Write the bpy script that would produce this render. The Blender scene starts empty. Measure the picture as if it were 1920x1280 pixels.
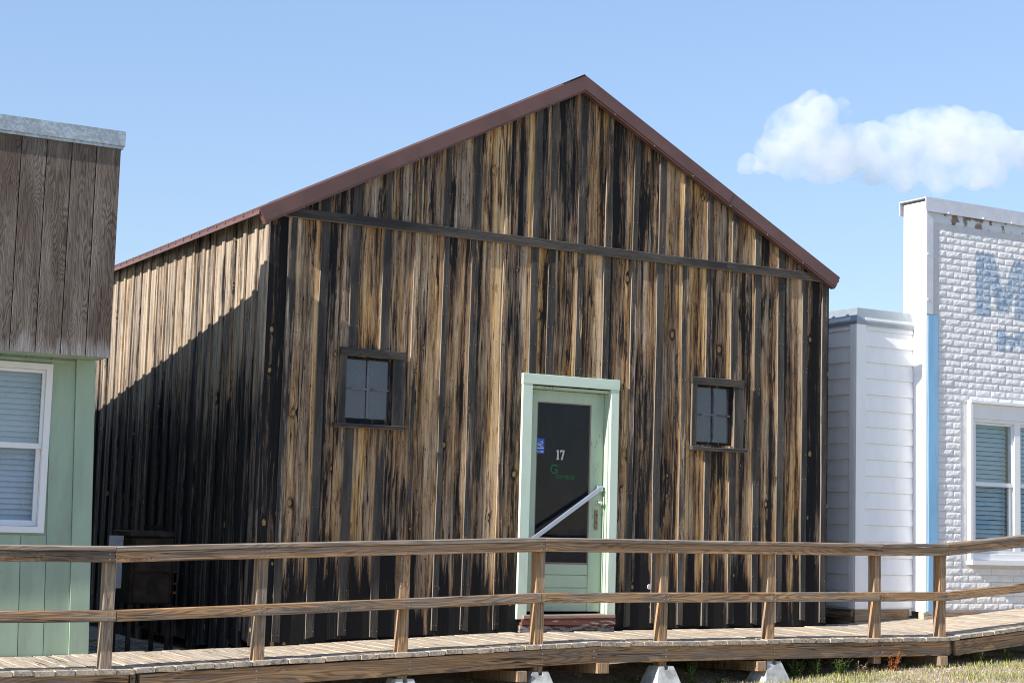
import bpy, bmesh, math, random
from mathutils import Vector, Matrix
R = math.radians
S = bpy.context.scene
COL = S.collection

# ---------------------------------------------------------------- camera
YAW, PITCH, ROLL = 0.518302483, 0.107800226, 0.0286957644
fw = Vector((math.sin(YAW)*math.cos(PITCH), math.cos(YAW)*math.cos(PITCH), math.sin(PITCH)))
rt = Vector((math.cos(YAW), -math.sin(YAW), 0)); up = rt.cross(fw)
r2 = rt*math.cos(ROLL)+up*math.sin(ROLL); u2 = -rt*math.sin(ROLL)+up*math.cos(ROLL)
CAM = Vector((-5.22894805, -13.44115504, 0.81854431))
cd = bpy.data.cameras.new('camera'); cam = bpy.data.objects.new('camera', cd); COL.objects.link(cam)
cam.matrix_world = Matrix(((r2.x, u2.x, -fw.x, CAM.x), (r2.y, u2.y, -fw.y, CAM.y), (r2.z, u2.z, -fw.z, CAM.z), (0, 0, 0, 1)))
cd.sensor_width = 36; cd.lens = 3137.40233*36/1920; cd.clip_start = 0.1; cd.clip_end = 5000
S.camera = cam

# ---------------------------------------------------------------- light
SUN = Vector((-1.0, -0.1135, 0.617)).normalized()          # towards the sun
EL = math.asin(SUN.z); AZ = math.atan2(SUN.x, SUN.y)
w = bpy.data.worlds.new('World'); S.world = w; w.use_nodes = True
nt = w.node_tree; bg = nt.nodes['Background']
sky = nt.nodes.new('ShaderNodeTexSky'); sky.sky_type = 'NISHITA'; sky.sun_disc = False
sky.sun_elevation = EL; sky.sun_rotation = AZ % (2*math.pi)
sky.air_density = 1.0; sky.dust_density = 0.0; sky.ozone_density = 2.5; sky.altitude = 800
tint = nt.nodes.new('ShaderNodeMix'); tint.data_type = 'RGBA'; tint.blend_type = 'MULTIPLY'; tint.inputs[0].default_value = 1
tint.inputs[7].default_value = (1.07, .975, .92, 1)
# an evener gradient than the clear-air model gives, hue kept
bw = nt.nodes.new('ShaderNodeRGBToBW'); dv_ = nt.nodes.new('ShaderNodeMath'); dv_.operation = 'DIVIDE'; dv_.inputs[1].default_value = 2.6
pw = nt.nodes.new('ShaderNodeMath'); pw.operation = 'POWER'; pw.inputs[1].default_value = -0.5
scl = nt.nodes.new('ShaderNodeVectorMath'); scl.operation = 'SCALE'
nt.links.new(sky.outputs[0], bw.inputs[0]); nt.links.new(bw.outputs[0], dv_.inputs[0]); nt.links.new(dv_.outputs[0], pw.inputs[0])
nt.links.new(sky.outputs[0], scl.inputs[0]); nt.links.new(pw.outputs[0], scl.inputs['Scale'])
nt.links.new(scl.outputs[0], tint.inputs[6]); nt.links.new(tint.outputs[2], bg.inputs[0]); bg.inputs[1].default_value = 0.128
sd = bpy.data.lights.new('sun', 'SUN'); sd.energy = 5.0; sd.angle = R(0.5); sd.color = (1.0, 0.95, 0.87)
sun = bpy.data.objects.new('sun', sd); COL.objects.link(sun)
sun.rotation_euler = SUN.to_track_quat('Z', 'Y').to_euler()
S.view_settings.view_transform = 'Standard'; S.view_settings.look = 'None'
S.view_settings.exposure = 0.8; S.view_settings.gamma = 1; S.view_settings.use_curve_mapping = False
S.render.engine = 'CYCLES'
S.cycles.max_bounces = 8; S.cycles.transparent_max_bounces = 12; S.cycles.volume_bounces = 6
S.cycles.use_denoising = True; S.cycles.denoising_input_passes = 'RGB_ALBEDO_NORMAL'; S.cycles.denoising_prefilter = 'ACCURATE'; S.cycles.filter_width = 1.05

# ---------------------------------------------------------------- object helpers
WM = {}
def finish(o, M, parent):
    COL.objects.link(o); WM[o.name] = M.copy()
    if parent is not None:
        o.parent = parent; o.matrix_basis = WM[parent.name].inverted() @ M
    else:
        o.matrix_basis = M
    return o
def T(x, y, z): return Matrix.Translation((x, y, z))
def frame(origin, xd, zd):
    zd = Vector(zd).normalized(); xd = Vector(xd); xd = (xd - zd*xd.dot(zd)).normalized(); yd = zd.cross(xd)
    return Matrix(((xd.x, yd.x, zd.x, origin[0]), (xd.y, yd.y, zd.y, origin[1]), (xd.z, yd.z, zd.z, origin[2]), (0, 0, 0, 1)))
def tag(o, label=None, cat=None, group=None, kind=None):
    if label: o['label'] = label
    if cat: o['category'] = cat
    if group: o['group'] = group
    if kind: o['kind'] = kind
    return o
def empty(name, x, y, z, label=None, cat=None, group=None, kind=None):
    o = bpy.data.objects.new(name, None); finish(o, T(x, y, z), None); o.empty_display_size = .1
    return tag(o, label, cat, group, kind)
def part(name, me, mat, parent, M=None, color=None):
    o = bpy.data.objects.new(name, me)
    if mat is not None and not me.materials: me.materials.append(mat)
    finish(o, M if M is not None else Matrix.Identity(4), parent)
    if color: o.color = (*color, 1) if len(color) == 3 else color
    return o
class G:
    """collects boxes, prisms and tubes for ONE mesh"""
    def __init__(s): s.v = []; s.f = []; s.uv = {}
    def add(s, vs, fs):
        n = len(s.v); s.v += [tuple(v) for v in vs]; s.f += [tuple(i+n for i in f) for f in fs]
    def box(s, x0, x1, y0, y1, z0, z1, M=None):
        vs = [Vector((x, y, z)) for z in (z0, z1) for y in (y0, y1) for x in (x0, x1)]
        if M: vs = [M @ v for v in vs]
        s.add(vs, [(0, 2, 3, 1), (4, 5, 7, 6), (0, 1, 5, 4), (2, 6, 7, 3), (0, 4, 6, 2), (1, 3, 7, 5)]); return s
    def prism(s, poly, y0, y1, ax='y'):
        """polygon in (a,b) extruded along ax; ax y: (x,z), ax x: (y,z), ax z: (x,y)"""
        f = {'y': lambda a, b, t: (a, t, b), 'x': lambda a, b, t: (t, a, b), 'z': lambda a, b, t: (a, b, t)}[ax]
        n = len(poly); vs = [f(a, b, y0) for a, b in poly]+[f(a, b, y1) for a, b in poly]
        fs = [tuple(range(n)), tuple(range(2*n-1, n-1, -1))]+[((i+1) % n, i, n+i, n+(i+1) % n) for i in range(n)]
        s.add(vs, fs); return s
    def tube(s, p, q, r, r2=None, n=8):
        p = Vector(p); q = Vector(q); d = (q-p).normalized(); r2 = r if r2 is None else r2
        a = d.orthogonal().normalized(); b = d.cross(a)
        ring = lambda c, rr: [c+(a*math.cos(2*math.pi*i/n)+b*math.sin(2*math.pi*i/n))*rr for i in range(n)]
        s.add(ring(p, r)+ring(q, r2), [(i, (i+1) % n, n+(i+1) % n, n+i) for i in range(n)]+[tuple(range(n-1, -1, -1)), tuple(range(n, 2*n))]); return s
    def me(s, name, smooth=False):
        me = bpy.data.meshes.new(name); me.from_pydata(s.v, [], s.f); me.update()
        bm = bmesh.new(); bm.from_mesh(me); bmesh.ops.recalc_face_normals(bm, faces=bm.faces); bm.to_mesh(me); bm.free()
        if smooth:
            for p in me.polygons: p.use_smooth = True
        return me
def chbox(x0, x1, y0, y1, z0, z1, c=.004):
    """box with chamfered edges (24 vertices)"""
    g = G(); lo = (x0, y0, z0); hi = (x1, y1, z1); idx = {}; vs = []
    for sx in (0, 1):
        for sy in (0, 1):
            for sz in (0, 1):
                s = (sx, sy, sz)
                for ax in range(3):
                    v = []
                    for k in range(3):
                        e = hi[k] if s[k] else lo[k]
                        if k != ax: e += -c if s[k] else c
                        v.append(e)
                    idx[(s, ax)] = len(vs); vs.append(v)
    fs = []
    for ax in range(3):
        o = [k for k in range(3) if k != ax]
        for val in (0, 1):
            q = []
            for a, b in ((0, 0), (1, 0), (1, 1), (0, 1)):
                s = [0, 0, 0]; s[ax] = val; s[o[0]] = a; s[o[1]] = b; q.append(idx[(tuple(s), ax)])
            fs.append(q)
        for a in (0, 1):
            for b in (0, 1):
                s0 = [0, 0, 0]; s0[o[0]] = a; s0[o[1]] = b; s1 = list(s0); s1[ax] = 1
                fs.append([idx[(tuple(s0), o[0])], idx[(tuple(s1), o[0])], idx[(tuple(s1), o[1])], idx[(tuple(s0), o[1])]])
    for s in [(a, b, c_) for a in (0, 1) for b in (0, 1) for c_ in (0, 1)]:
        fs.append([idx[(s, 0)], idx[(s, 1)], idx[(s, 2)]])
    g.add(vs, fs); return g
rnd = random.Random(17)
def plank(name, W, TH, L, rng, segs=3, c=.003, jit=.002, bow=.003, top=(0, 0), bot=(0, 0)):
    """board along local +z; face towards local -y at y=0 (back at +TH); chamfered cross-section"""
    prof = [(c, 0), (W-c, 0), (W, c), (W, TH-c), (W-c, TH), (c, TH), (0, TH-c), (0, c)]
    vs = []; ph = rng.uniform(0, 6.28)
    for i in range(segs+1):
        t = i/segs; jl = rng.uniform(-jit, jit); jr = rng.uniform(-jit, jit); jy = bow*math.sin(ph+t*3.0)
        for x, y in prof:
            u = x/W
            z = t*L + (1-t)*(bot[0]*(1-u)+bot[1]*u) + t*(top[0]*(1-u)+top[1]*u)
            vs.append((x + jl*(1-u)+jr*u, y + jy, z))
    fs = []
    for i in range(segs):
        for k in range(8):
            a = i*8+k; b = i*8+(k+1) % 8; fs.append((a, b, b+8, a+8))
    fs.append(tuple(range(7, -1, -1))); fs.append(tuple(range(segs*8, segs*8+8)))
    g = G(); g.add(vs, fs); return g.me(name)

# ---------------------------------------------------------------- node helpers
class Mat:
    def __init__(s, name):
        s.m = bpy.data.materials.new(name); s.m.use_nodes = True; s.nt = s.m.node_tree
        s.b = s.nt.nodes['Principled BSDF']; s.out = s.nt.nodes['Material Output']
    def put(s, sock, v):
        if isinstance(v, bpy.types.NodeSocket): s.nt.links.new(v, sock)
        elif v is not None:
            if hasattr(sock, 'default_value'):
                try: sock.default_value = v
                except Exception: sock.default_value = (*v, 1)
    def n(s, typ, ins=None, **kw):
        nd = s.nt.nodes.new(typ)
        for k, v in kw.items(): setattr(nd, k, v)
        for k, v in (ins or {}).items(): s.put(nd.inputs[k], v)
        return nd
    def math(s, op, a, b=None, c=None, clamp=False):
        nd = s.n('ShaderNodeMath', {0: a, 1: b, 2: c}, operation=op, use_clamp=clamp); return nd.outputs[0]
    def mul(s, a, b): return s.math('MULTIPLY', a, b)
    def add(s, a, b): return s.math('ADD', a, b)
    def vm(s, op, a, b=None): return s.n('ShaderNodeVectorMath', {0: a, 1: b}, operation=op).outputs[0]
    def noise(s, vec, scale=1, detail=3, rough=.5, dist=0):
        if isinstance(scale, tuple): vec = s.vm('MULTIPLY', vec, scale); scale = 1
        return s.n('ShaderNodeTexNoise', {'Vector': vec, 'Scale': scale, 'Detail': detail, 'Roughness': rough, 'Distortion': dist}).outputs[0]
    def ss(s, v, a, b, lo=0., hi=1.):
        return s.n('ShaderNodeMapRange', {'Value': v, 'From Min': a, 'From Max': b, 'To Min': lo, 'To Max': hi}, interpolation_type='SMOOTHSTEP').outputs[0]
    def lin(s, v, a, b, lo=0., hi=1.):
        return s.n('ShaderNodeMapRange', {'Value': v, 'From Min': a, 'From Max': b, 'To Min': lo, 'To Max': hi}).outputs[0]
    def mix(s, f, a, b, bt='MIX'):
        nd = s.nt.nodes.new('ShaderNodeMix'); nd.data_type = 'RGBA'; nd.blend_type = bt
        s.put(nd.inputs[0], f)
        for i, v in ((6, a), (7, b)):
            s.put(nd.inputs[i], v if isinstance(v, bpy.types.NodeSocket) else (*v, 1))
        return nd.outputs[2]
    def comb(s, x, y, z): return s.n('ShaderNodeCombineXYZ', {0: x, 1: y, 2: z}).outputs[0]
    def objvec(s, k=1.0):
        """object coordinates shifted by the object's own random number"""
        tc = s.n('ShaderNodeTexCoord'); oi = s.n('ShaderNodeObjectInfo'); s.oi = oi
        rv = oi.outputs['Random']
        off = s.comb(s.mul(rv, 71.3*k), s.mul(rv, 13.7*k), s.mul(rv, 137.9*k))
        return s.vm('ADD', tc.outputs['Object'], off)
    def col(s):
        sp = s.n('ShaderNodeSeparateColor', {0: s.oi.outputs['Color']}); return sp.outputs
    def pos(s):
        g = s.n('ShaderNodeNewGeometry'); return g.outputs['Position']
    def bump(s, h, strength=.4, dist=.01):
        nd = s.n('ShaderNodeBump', {'Height': h, 'Strength': strength, 'Distance': dist}); s.put(s.b.inputs['Normal'], nd.outputs[0])
    def fin(s, color=None, rough=None, metal=None, spec=None):
        if color is not None: s.put(s.b.inputs['Base Color'], color if isinstance(color, bpy.types.NodeSocket) else (*color, 1))
        if rough is not None: s.put(s.b.inputs['Roughness'], rough)
        if metal is not None: s.put(s.b.inputs['Metallic'], metal)
        if spec is not None: s.put(s.b.inputs['Specular IOR Level'], spec)
        return s.m
def knots(s, v, sc, keep=.2, rad=.11):
    q = s.n('ShaderNodeSeparateXYZ', {0: s.vm('MULTIPLY', v, sc)}).outputs
    vo = s.n('ShaderNodeTexVoronoi', {'Vector': s.comb(q[0], q[2], 0), 'Scale': 1.0, 'Randomness': 1.0}, voronoi_dimensions='2D')
    sel = s.n('ShaderNodeSeparateColor', {0: vo.outputs['Color']}).outputs[0]
    on = s.math('LESS_THAN', sel, keep)
    d = s.add(vo.outputs['Distance'], s.mul(s.math('SUBTRACT', s.noise(v, 30, 2), .5), .05))
    # every knot has its own size
    d = s.math('DIVIDE', d, s.lin(sel, 0, keep, .45, 1.5))
    core = s.mul(on, s.ss(d, rad, rad*.75)); halo = s.mul(on, s.ss(d, rad*3.0, rad*.9))
    rings = s.math('SINE', s.mul(d, 160))
    return core, halo, rings

def ramp(s, f, stops):
    nd = s.n('ShaderNodeValToRGB', {0: f}); cr = nd.color_ramp
    while len(cr.elements) < len(stops): cr.elements.new(.5)
    for e, (p, c) in zip(cr.elements, stops): e.position = p; e.color = (*c, 1)
    return nd.outputs[0]
BROWN = ((.010, .0095, .0105), (.036, .027, .021), (.150, .088, .048), (.285, .172, .090), (.425, .280, .155), (.58, .42, .255))
GREYB = ((.010, .0095, .0105), (.037, .031, .028), (.130, .094, .067), (.245, .180, .126), (.37, .283, .205), (.53, .425, .32))
GOLD = ((.013, .011, .010), (.045, .030, .018), (.19, .100, .040), (.38, .208, .080), (.55, .325, .130), (.68, .46, .21))
POS = (0, .16, .34, .54, .76, 1.0)
def barn_wood(name, tones=(GREYB, BROWN, GOLD), bottom=True, gap_shade=0, batten=False, off=0.0):
    s = Mat(name); v = s.objvec(); D, Wm, E = s.col()[0], s.col()[1], s.col()[2]
    wob = s.mul(s.math('SUBTRACT', s.noise(v, (1.6, 1.6, .8), 2), .5), .045)
    core, halo, rings = knots(s, v, (4.6, 4.6, 3.0), .21, .075)
    vw = s.vm('ADD', v, s.comb(s.add(wob, s.mul(halo, .016)), 0, 0))
    grain = s.noise(vw, (62, 62, 1.3), 4, .65)
    fine = s.noise(vw, (125, 125, 7), 3, .7)
    streak = s.noise(vw, (13, 13, .22), 4, .55)
    rag = s.noise(vw, (40, 40, 2.2), 5, .72)
    broad = s.noise(vw, (7, 7, 1.3), 5, .62)
    fleck = s.noise(vw, (75, 75, 21), 3, .65)
    crk = s.noise(vw, (19, 19, .38), 2.5, .5); crk = s.math('ABSOLUTE', s.math('SUBTRACT', crk, .5))
    crk = s.mul(s.ss(crk, .017, .006), s.ss(s.noise(vw, (6, 6, 1.1), 2), .45, .58))
    uv = s.n('ShaderNodeSeparateXYZ', {0: s.n('ShaderNodeUVMap').outputs[0]}).outputs[0]
    un = s.add(uv, s.mul(s.math('SUBTRACT', streak, .5), .55))
    edge = s.mul(s.ss(un, .74, .80), E)
    sm = s.add(s.add(s.mul(streak, .66), s.mul(broad, .34)), s.mul(s.math('SUBTRACT', rag, .5), .42))
    thr = s.lin(D, 0, 1, .375, .625)
    if bottom:
        z = s.n('ShaderNodeSeparateXYZ', {0: s.pos()}).outputs[2]
        zz = s.add(z, s.mul(s.math('SUBTRACT', s.noise(vw, (10, 10, .8), 4, .6), .5), 2.2))
        thr = s.add(thr, s.mul(s.ss(zz, .72, -.26), .34))
    if gap_shade:  # shade of the gap painted into the lower boards, with a ragged edge
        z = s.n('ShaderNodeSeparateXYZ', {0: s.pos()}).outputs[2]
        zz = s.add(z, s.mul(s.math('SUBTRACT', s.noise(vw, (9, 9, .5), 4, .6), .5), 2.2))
        thr = s.add(thr, s.mul(s.ss(zz, 2.35, 1.45), gap_shade))
    if not batten and bottom: thr = s.add(thr, s.mul(s.ss(un, .34, .08), .075))  # shadow of the batten painted along the left side of the board
    t = s.add(s.mul(s.math('SUBTRACT', sm, thr), 3.3), .46+off)
    t = s.add(t, s.mul(edge, .30))
    t = s.add(t, s.mul(s.math('SUBTRACT', fine, .5), .95))
    t = s.add(t, s.mul(s.math('SUBTRACT', grain, .5), .75))
    t = s.math('SUBTRACT', t, s.mul(s.ss(fleck, .37, .31), .5)); t = s.math('SUBTRACT', t, s.mul(crk, .7))
    t = s.math('SUBTRACT', t, s.mul(s.mul(halo, halo), .30))
    # charred, tarry patches with ragged edges, more of them on the darker boards
    ch = s.add(s.noise(vw, (9, 9, 1.0), 7, .68), s.mul(s.math('SUBTRACT', D, .5), .12))
    t = s.math('SUBTRACT', t, s.mul(s.ss(ch, .565, .605), .38))
    t = s.add(t, .012)
    wm = s.math('ADD', s.ss(s.noise(vw, (8, 8, .5), 4, .6), .40, .62, -.42, .30), Wm, clamp=True)
    wm = s.math('MAXIMUM', wm, s.mul(edge, .9))
    cs = [ramp(s, t, list(zip(POS, k))) for k in tones]
    c = s.mix(s.ss(wm, .0, .5), cs[0], cs[1]); c = s.mix(s.ss(wm, .55, 1.0), c, cs[2])
    kc = s.mix(s.ss(rings, -.4, .8), (.50, .32, .12), (.24, .13, .05))
    c = s.mix(s.mul(core, .85), c, kc)
    if batten:
        # sawn edges of the battens stayed paler than their weathered faces
        nx = s.n('ShaderNodeSeparateXYZ', {0: s.n('ShaderNodeTexCoord').outputs['Normal']}).outputs[0]
        ed = s.ss(s.math('ABSOLUTE', nx), .55, .8)
        bt = s.mix(s.ss(s.noise(vw, (9, 9, 1.2), 4, .6), .35, .65), (.036, .033, .031), (.084, .074, .064))
        g = s.lin(fine, .3, .7, .7, 1.25); bt = s.mix(1.0, bt, s.comb(g, g, g), 'MULTIPLY')
        worn = s.ss(s.add(s.noise(vw, (16, 16, .9), 5, .65), s.mul(D, -.5)),  .34, .26)
        c = s.mix(worn, c, bt)
        c = s.mix(s.mul(ed, s.ss(streak, .34, .60, .25, .8)), c, s.mix(s.ss(fine, .35, .65), (.22, .185, .155), (.33, .285, .24)))
    h = s.add(s.add(s.mul(grain, .6), s.mul(fine, .45)), s.mul(crk, -.8))
    s.bump(h, .8, .006)
    return s.fin(c, .82, 0, .25)

def lumber(name, light=(.50, .30, .155), darkc=(.21, .108, .052), grey=(.365, .305, .25)):
    s = Mat(name); v = s.objvec(); Gm, Dk = s.col()[0], s.col()[1]
    core, halo, rings = knots(s, v, (6, 6, 1.9), .20, .095)
    wv = s.noise(v, (9, 9, .55), 1.5, .4)
    ring = s.math('SINE', s.mul(s.add(wv, s.mul(halo, .10)), 165))
    ring2 = s.ss(ring, -.2, .9)
    fine = s.noise(v, (95, 95, 2.6), 4, .7)
    c = s.mix(s.mul(ring2, .60), light, darkc)
    c = s.mix(s.mul(core, .8), c, s.mix(s.ss(rings, 0, .6), (.38, .25, .11), (.12, .06, .03)))
    c = s.mix(s.mul(s.ss(halo, .5, 1), .35), c, darkc)
    gm = s.math('ADD', s.ss(s.noise(v, (17, 17, 1.5), 6, .72), .42, .58, -.65, .5), Gm, clamp=True)
    gg = s.mix(s.ss(s.noise(v, (40, 40, 1.1), 5, .6), .35, .6), s.mix(.6, grey, (.05, .05, .05)), grey)
    gg = s.mix(s.mul(ring2, .35), gg, (.09, .08, .07))
    c = s.mix(s.mul(gm, .9), c, gg)
    c = s.mix(s.mul(Dk, s.ss(s.noise(v, (12, 12, .7), 5, .65), .60, .42)), c, (.05, .043, .038))
    f = s.lin(fine, .3, .7, .55, 1.3); c = s.mix(1, c, s.comb(f, f, f), 'MULTIPLY')
    chk = s.math('ABSOLUTE', s.math('SUBTRACT', s.noise(v, (22, 22, .5), 2), .5)); chk = s.mul(s.ss(chk, .016, .005), s.ss(s.noise(v, (5, 5, 1), 2), .48, .58))
    c = s.mix(s.mul(chk, .85), c, (.03, .022, .018))
    s.bump(s.add(s.add(s.mul(fine, .6), s.mul(ring2, .25)), s.mul(chk, -.8)), .6, .005)
    return s.fin(c, .78, 0, .25)

def plywood(name):
    s = Mat(name); v = s.objvec()
    wv = s.noise(v, (5.5, 5.5, .75), 2.6, .5, .15)
    ring = s.ss(s.math('SINE', s.mul(wv, 260)), -.5, .95)
    fine = s.noise(v, (150, 150, 3.5), 4, .65)
    tone = s.noise(v, (4.5, 4.5, .7), 5, .62)
    amp = s.ss(s.noise(v, (6, 6, 1.2), 3, .5), .35, .6, .15, .62)
    c = s.mix(s.ss(tone, .36, .64), (.118, .087, .068), (.200, .165, .140))
    c = s.mix(s.mul(ring, amp), c, (.040, .032, .028))
    pale = s.ss(s.noise(v, (6.5, 6.5, .9), 3, .5), .71, .745)
    c = s.mix(s.mul(pale, .8), c, (.45, .38, .31))
    rust = s.ss(s.noise(v, (7, 7, 3), 4, .6), .64, .74)
    c = s.mix(s.mul(rust, .4), c, (.20, .10, .055))
    z = s.n('ShaderNodeSeparateXYZ', {0: s.n('ShaderNodeTexCoord').outputs['Object']}).outputs[2]
    c = s.mix(s.mul(s.ss(s.add(z, s.mul(s.noise(v, (14, 14, 2), 4, .6), -.7)), -.16, -.36), .7), c, (.33, .31, .30))
    f = s.lin(fine, .3, .7, .6, 1.35); c = s.mix(1, c, s.comb(f, f, f), 'MULTIPLY')
    s.bump(s.add(s.mul(ring, -.35), fine), .6, .004)
    return s.fin(c, .85, 0, .2)

def paint(name, col, under=(.30, .25, .20), chip=.0, dirt=.10, rough=.55, bump=.15, sc=(1, 1, 1)):
    s = Mat(name); v = s.objvec()
    n1 = s.noise(v, (6*sc[0], 6*sc[1], 1.2*sc[2]), 5, .6); n2 = s.noise(v, (60, 60, 12), 4, .6)
    c = s.mix(s.ss(n1, .35, .75), col, tuple(k*(1-dirt*2) for k in col))
    c = s.mix(s.mul(s.ss(s.noise(v, 2.2, 4, .6), .5, .7), dirt*2), c, tuple(k*.8+.02 for k in col))
    if chip:
        m = s.ss(s.add(s.mul(n2, .55), s.mul(n1, .45)), .62-chip*.2, .65-chip*.2)
        c = s.mix(m, c, under); s.bump(s.add(s.mul(m, -.6), s.mul(n2, .3)), .35, .003)
    else: s.bump(n2, bump, .003)
    return s.fin(c, rough, 0, .35)

def galv(name, col=(.50, .55, .58), spangle=True, metal=.55, rough=.42):
    s = Mat(name); v = s.objvec()
    vo = s.n('ShaderNodeTexVoronoi', {'Vector': v, 'Scale': 62.0}); sel = s.n('ShaderNodeSeparateColor', {0: vo.outputs['Color']}).outputs[0]
    n = s.noise(v, 8, 5, .65)
    k = s.add(s.mul(sel, .22 if spangle else .05), s.mul(n, .65))
    c = s.mix(s.ss(k, .3, .7), tuple(x*.68 for x in col), tuple(min(1, x*1.15) for x in col))
    return s.fin(c, rough, metal, .5)

def plain(name, col, rough=.6, metal=0, spec=.4, var=.15, sc=9, bump=0.0):
    s = Mat(name); v = s.objvec(); n = s.noise(v, sc, 5, .6)
    c = s.mix(s.ss(n, .3, .7), tuple(x*(1-var) for x in col), tuple(x*(1+var) for x in col))
    if bump: s.bump(s.noise(v, sc*9, 4, .6), bump, .004)
    return s.fin(c, rough, metal, spec)

def glass(name, tint=(.75, .8, .82), ior=1.5, dust=.0, dcol=(.3, .32, .34)):
    s = Mat(name); nt = s.nt; nt.nodes.remove(s.b); v = s.objvec()
    tr = s.n('ShaderNodeBsdfTransparent', {'Color': (*tint, 1)})
    bmp = s.n('ShaderNodeBump', {'Height': s.noise(v, 2.3, 2), 'Strength': .06, 'Distance': .02})
    gl = s.n('ShaderNodeBsdfGlossy', {'Color': (1, 1, 1, 1), 'Roughness': .015, 'Normal': bmp.outputs[0]})
    fr = s.n('ShaderNodeFresnel', {'IOR': ior, 'Normal': bmp.outputs[0]})
    bf = s.n('ShaderNodeNewGeometry').outputs['Backfacing']; front = s.math('SUBTRACT', 1.0, bf)
    m = s.n('ShaderNodeMixShader', {0: s.mul(fr.outputs[0], front), 1: tr.outputs[0], 2: gl.outputs[0]})
    if dust:
        df = s.n('ShaderNodeBsdfDiffuse', {'Color': (*dcol, 1)})
        f = s.mul(s.ss(s.noise(v, (9, 9, 5), 6, .7), .3, .75, .35, 1.2), s.mul(front, dust))
        m = s.n('ShaderNodeMixShader', {0: f, 1: m.outputs[0], 2: df.outputs[0]})
    nt.links.new(m.outputs[0], s.out.inputs[0]); return s.m

M_BARN = barn_wood('weathered barn board')
M_BATT = barn_wood('dark weathered batten', batten=True)
PALE = ((.011, .0105, .0115), (.042, .037, .035), (.12, .096, .078), (.21, .165, .125), (.30, .235, .175), (.40, .32, .24))
M_SIDE = barn_wood('weathered side board', (PALE, PALE, BROWN), bottom=False, gap_shade=.20, off=.10)
M_LUM = lumber('brown treated lumber')
M_DECK = lumber('pale deck lumber', (.56, .455, .34), (.42, .32, .22), (.52, .455, .385))
M_PLY = plywood('dark grained plywood')
M_GREEN = paint('old pale green paint', (.45, .56, .42), (.22, .21, .17), .05, .10, .5)
M_GREENT = paint('chalky pale green trim paint', (.60, .71, .585), (.30, .29, .24), .08, .08, .6)
M_GREENW = paint('grey green wall paint', (.35, .455, .345), (.34, .34, .30), .10, .10, .6)
M_WHITE = paint('white siding paint', (.88, .885, .89), dirt=.04, rough=.5, bump=.05)
M_TRIM = paint('white window trim', (.80, .80, .80), dirt=.03, rough=.4, bump=.03)
M_METALW = plain('white sheet metal', (.82, .82, .84), .42, 0, .5, .03)
M_CAPW = plain('pale grey sheet metal', (.60, .60, .64), .4, .25, .5, .06)
M_BLUE = paint('light blue corner paint', (.25, .48, .72), (.4, .4, .38), .12, .12, .55, .5)
M_GALV = galv('galvanised cap metal'); M_GALV2 = galv('dull galvanised flashing', (.42, .47, .50), False, .5, .45)
M_BROWN = plain('brown painted roof metal', (.130, .064, .054), .42, 0, .45, .16, 2.2, .06)
M_CONC = plain('concrete', (.44, .44, .42), .9, 0, .2, .32, 9, .5)
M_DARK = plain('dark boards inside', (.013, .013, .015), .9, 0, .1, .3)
M_RUST = plain('rusty dark iron', (.040, .026, .020), .75, .2, .3, .5, 7, .4)
M_RUSTO = plain('orange flaking rust', (.30, .12, .05), .9, 0, .1, .4, 40, .6)
M_BARE = plain('bare mounting metal', (.50, .52, .58), .35, .5, .5, .05)
M_BRASS = plain('tarnished lock metal', (.22, .16, .11), .5, .5, .4, .35, 40)
M_KNOB = plain('bright knob metal', (.75, .75, .72), .18, .9, .5, .05)
M_SILL = paint('peeling red brown sill paint', (.16, .060, .045), (.36, .32, .29), .55, .15, .75)
M_FADED = paint('bare weathered sill wood', (.34, .235, .19), (.2, .15, .12), .3, .15, .8)
M_PANE = glass('old window glass', (.35, .38, .4), 1.95, .48, (.165, .17, .225))
M_DOORG = glass('door glass', (.62, .74, .86), 1.34, .16, (.075, .105, .15))
M_GLASS = glass('storefront glass', (.84, .9, .94), 1.75, .05, (.45, .5, .53))
M_GLASS2 = glass('storefront glass behind insect screen', (.86, .91, .95), 1.32, .10, (.25, .29, .33))
M_BLIND = plain('white blind slat', (.72, .74, .75), .5, 0, .4, .03)
M_BLINDG = plain('pale teal blind slat', (.52, .68, .68), .5, 0, .4, .03)
M_STICK = plain('blue sticker', (.02, .10, .48), .4, 0, .4, .03)
M_INK = plain('white print', (.56, .57, .58), .5, 0, .3, .02)
M_INKG = plain('green print', (.015, .15, .055), .5, 0, .3, .1)
M_NAIL = plain('nail heads', (.40, .40, .42), .4, .7, .5, .1)
M_WOODC = plain('brown chair wood', (.16, .085, .045), .45, 0, .4, .2, 14)

def ground_mat():
    s = Mat('dirt gravel and dry grass'); p = s.pos()
    n = s.noise(p, 1.3, 6, .65); m = s.noise(p, 14, 6, .7); f = s.noise(p, 90, 4, .6)
    c = s.mix(s.ss(m, .35, .65), (.40, .345, .27), (.54, .48, .41))
    c = s.mix(s.ss(n, .50, .64), c, (.24, .22, .10))
    g = s.lin(f, .3, .7, .6, 1.3); c = s.mix(1, c, s.comb(g, g, g), 'MULTIPLY')
    s.bump(s.add(m, f), .8, .02)
    return s.fin(c, .95, 0, .1)
M_GROUND = ground_mat()
def leafmat(name, a, b):
    s = Mat(name); p = s.pos(); oi = s.n('ShaderNodeObjectInfo')
    n = s.noise(p, 45, 3); c = s.mix(s.ss(n, .35, .65), a, b)
    s.fin(c, .6, 0, .3); return s.m
M_GRASS = leafmat('grass blades', (.20, .22, .06), (.36, .32, .15))
M_DRYG = leafmat('dry grass blades', (.42, .34, .18), (.30, .22, .12))
M_LEAF = leafmat('weed leaves', (.055, .095, .02), (.12, .16, .035))
M_DEAD = leafmat('dead orange leaves', (.36, .13, .04), (.25, .10, .04))
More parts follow.
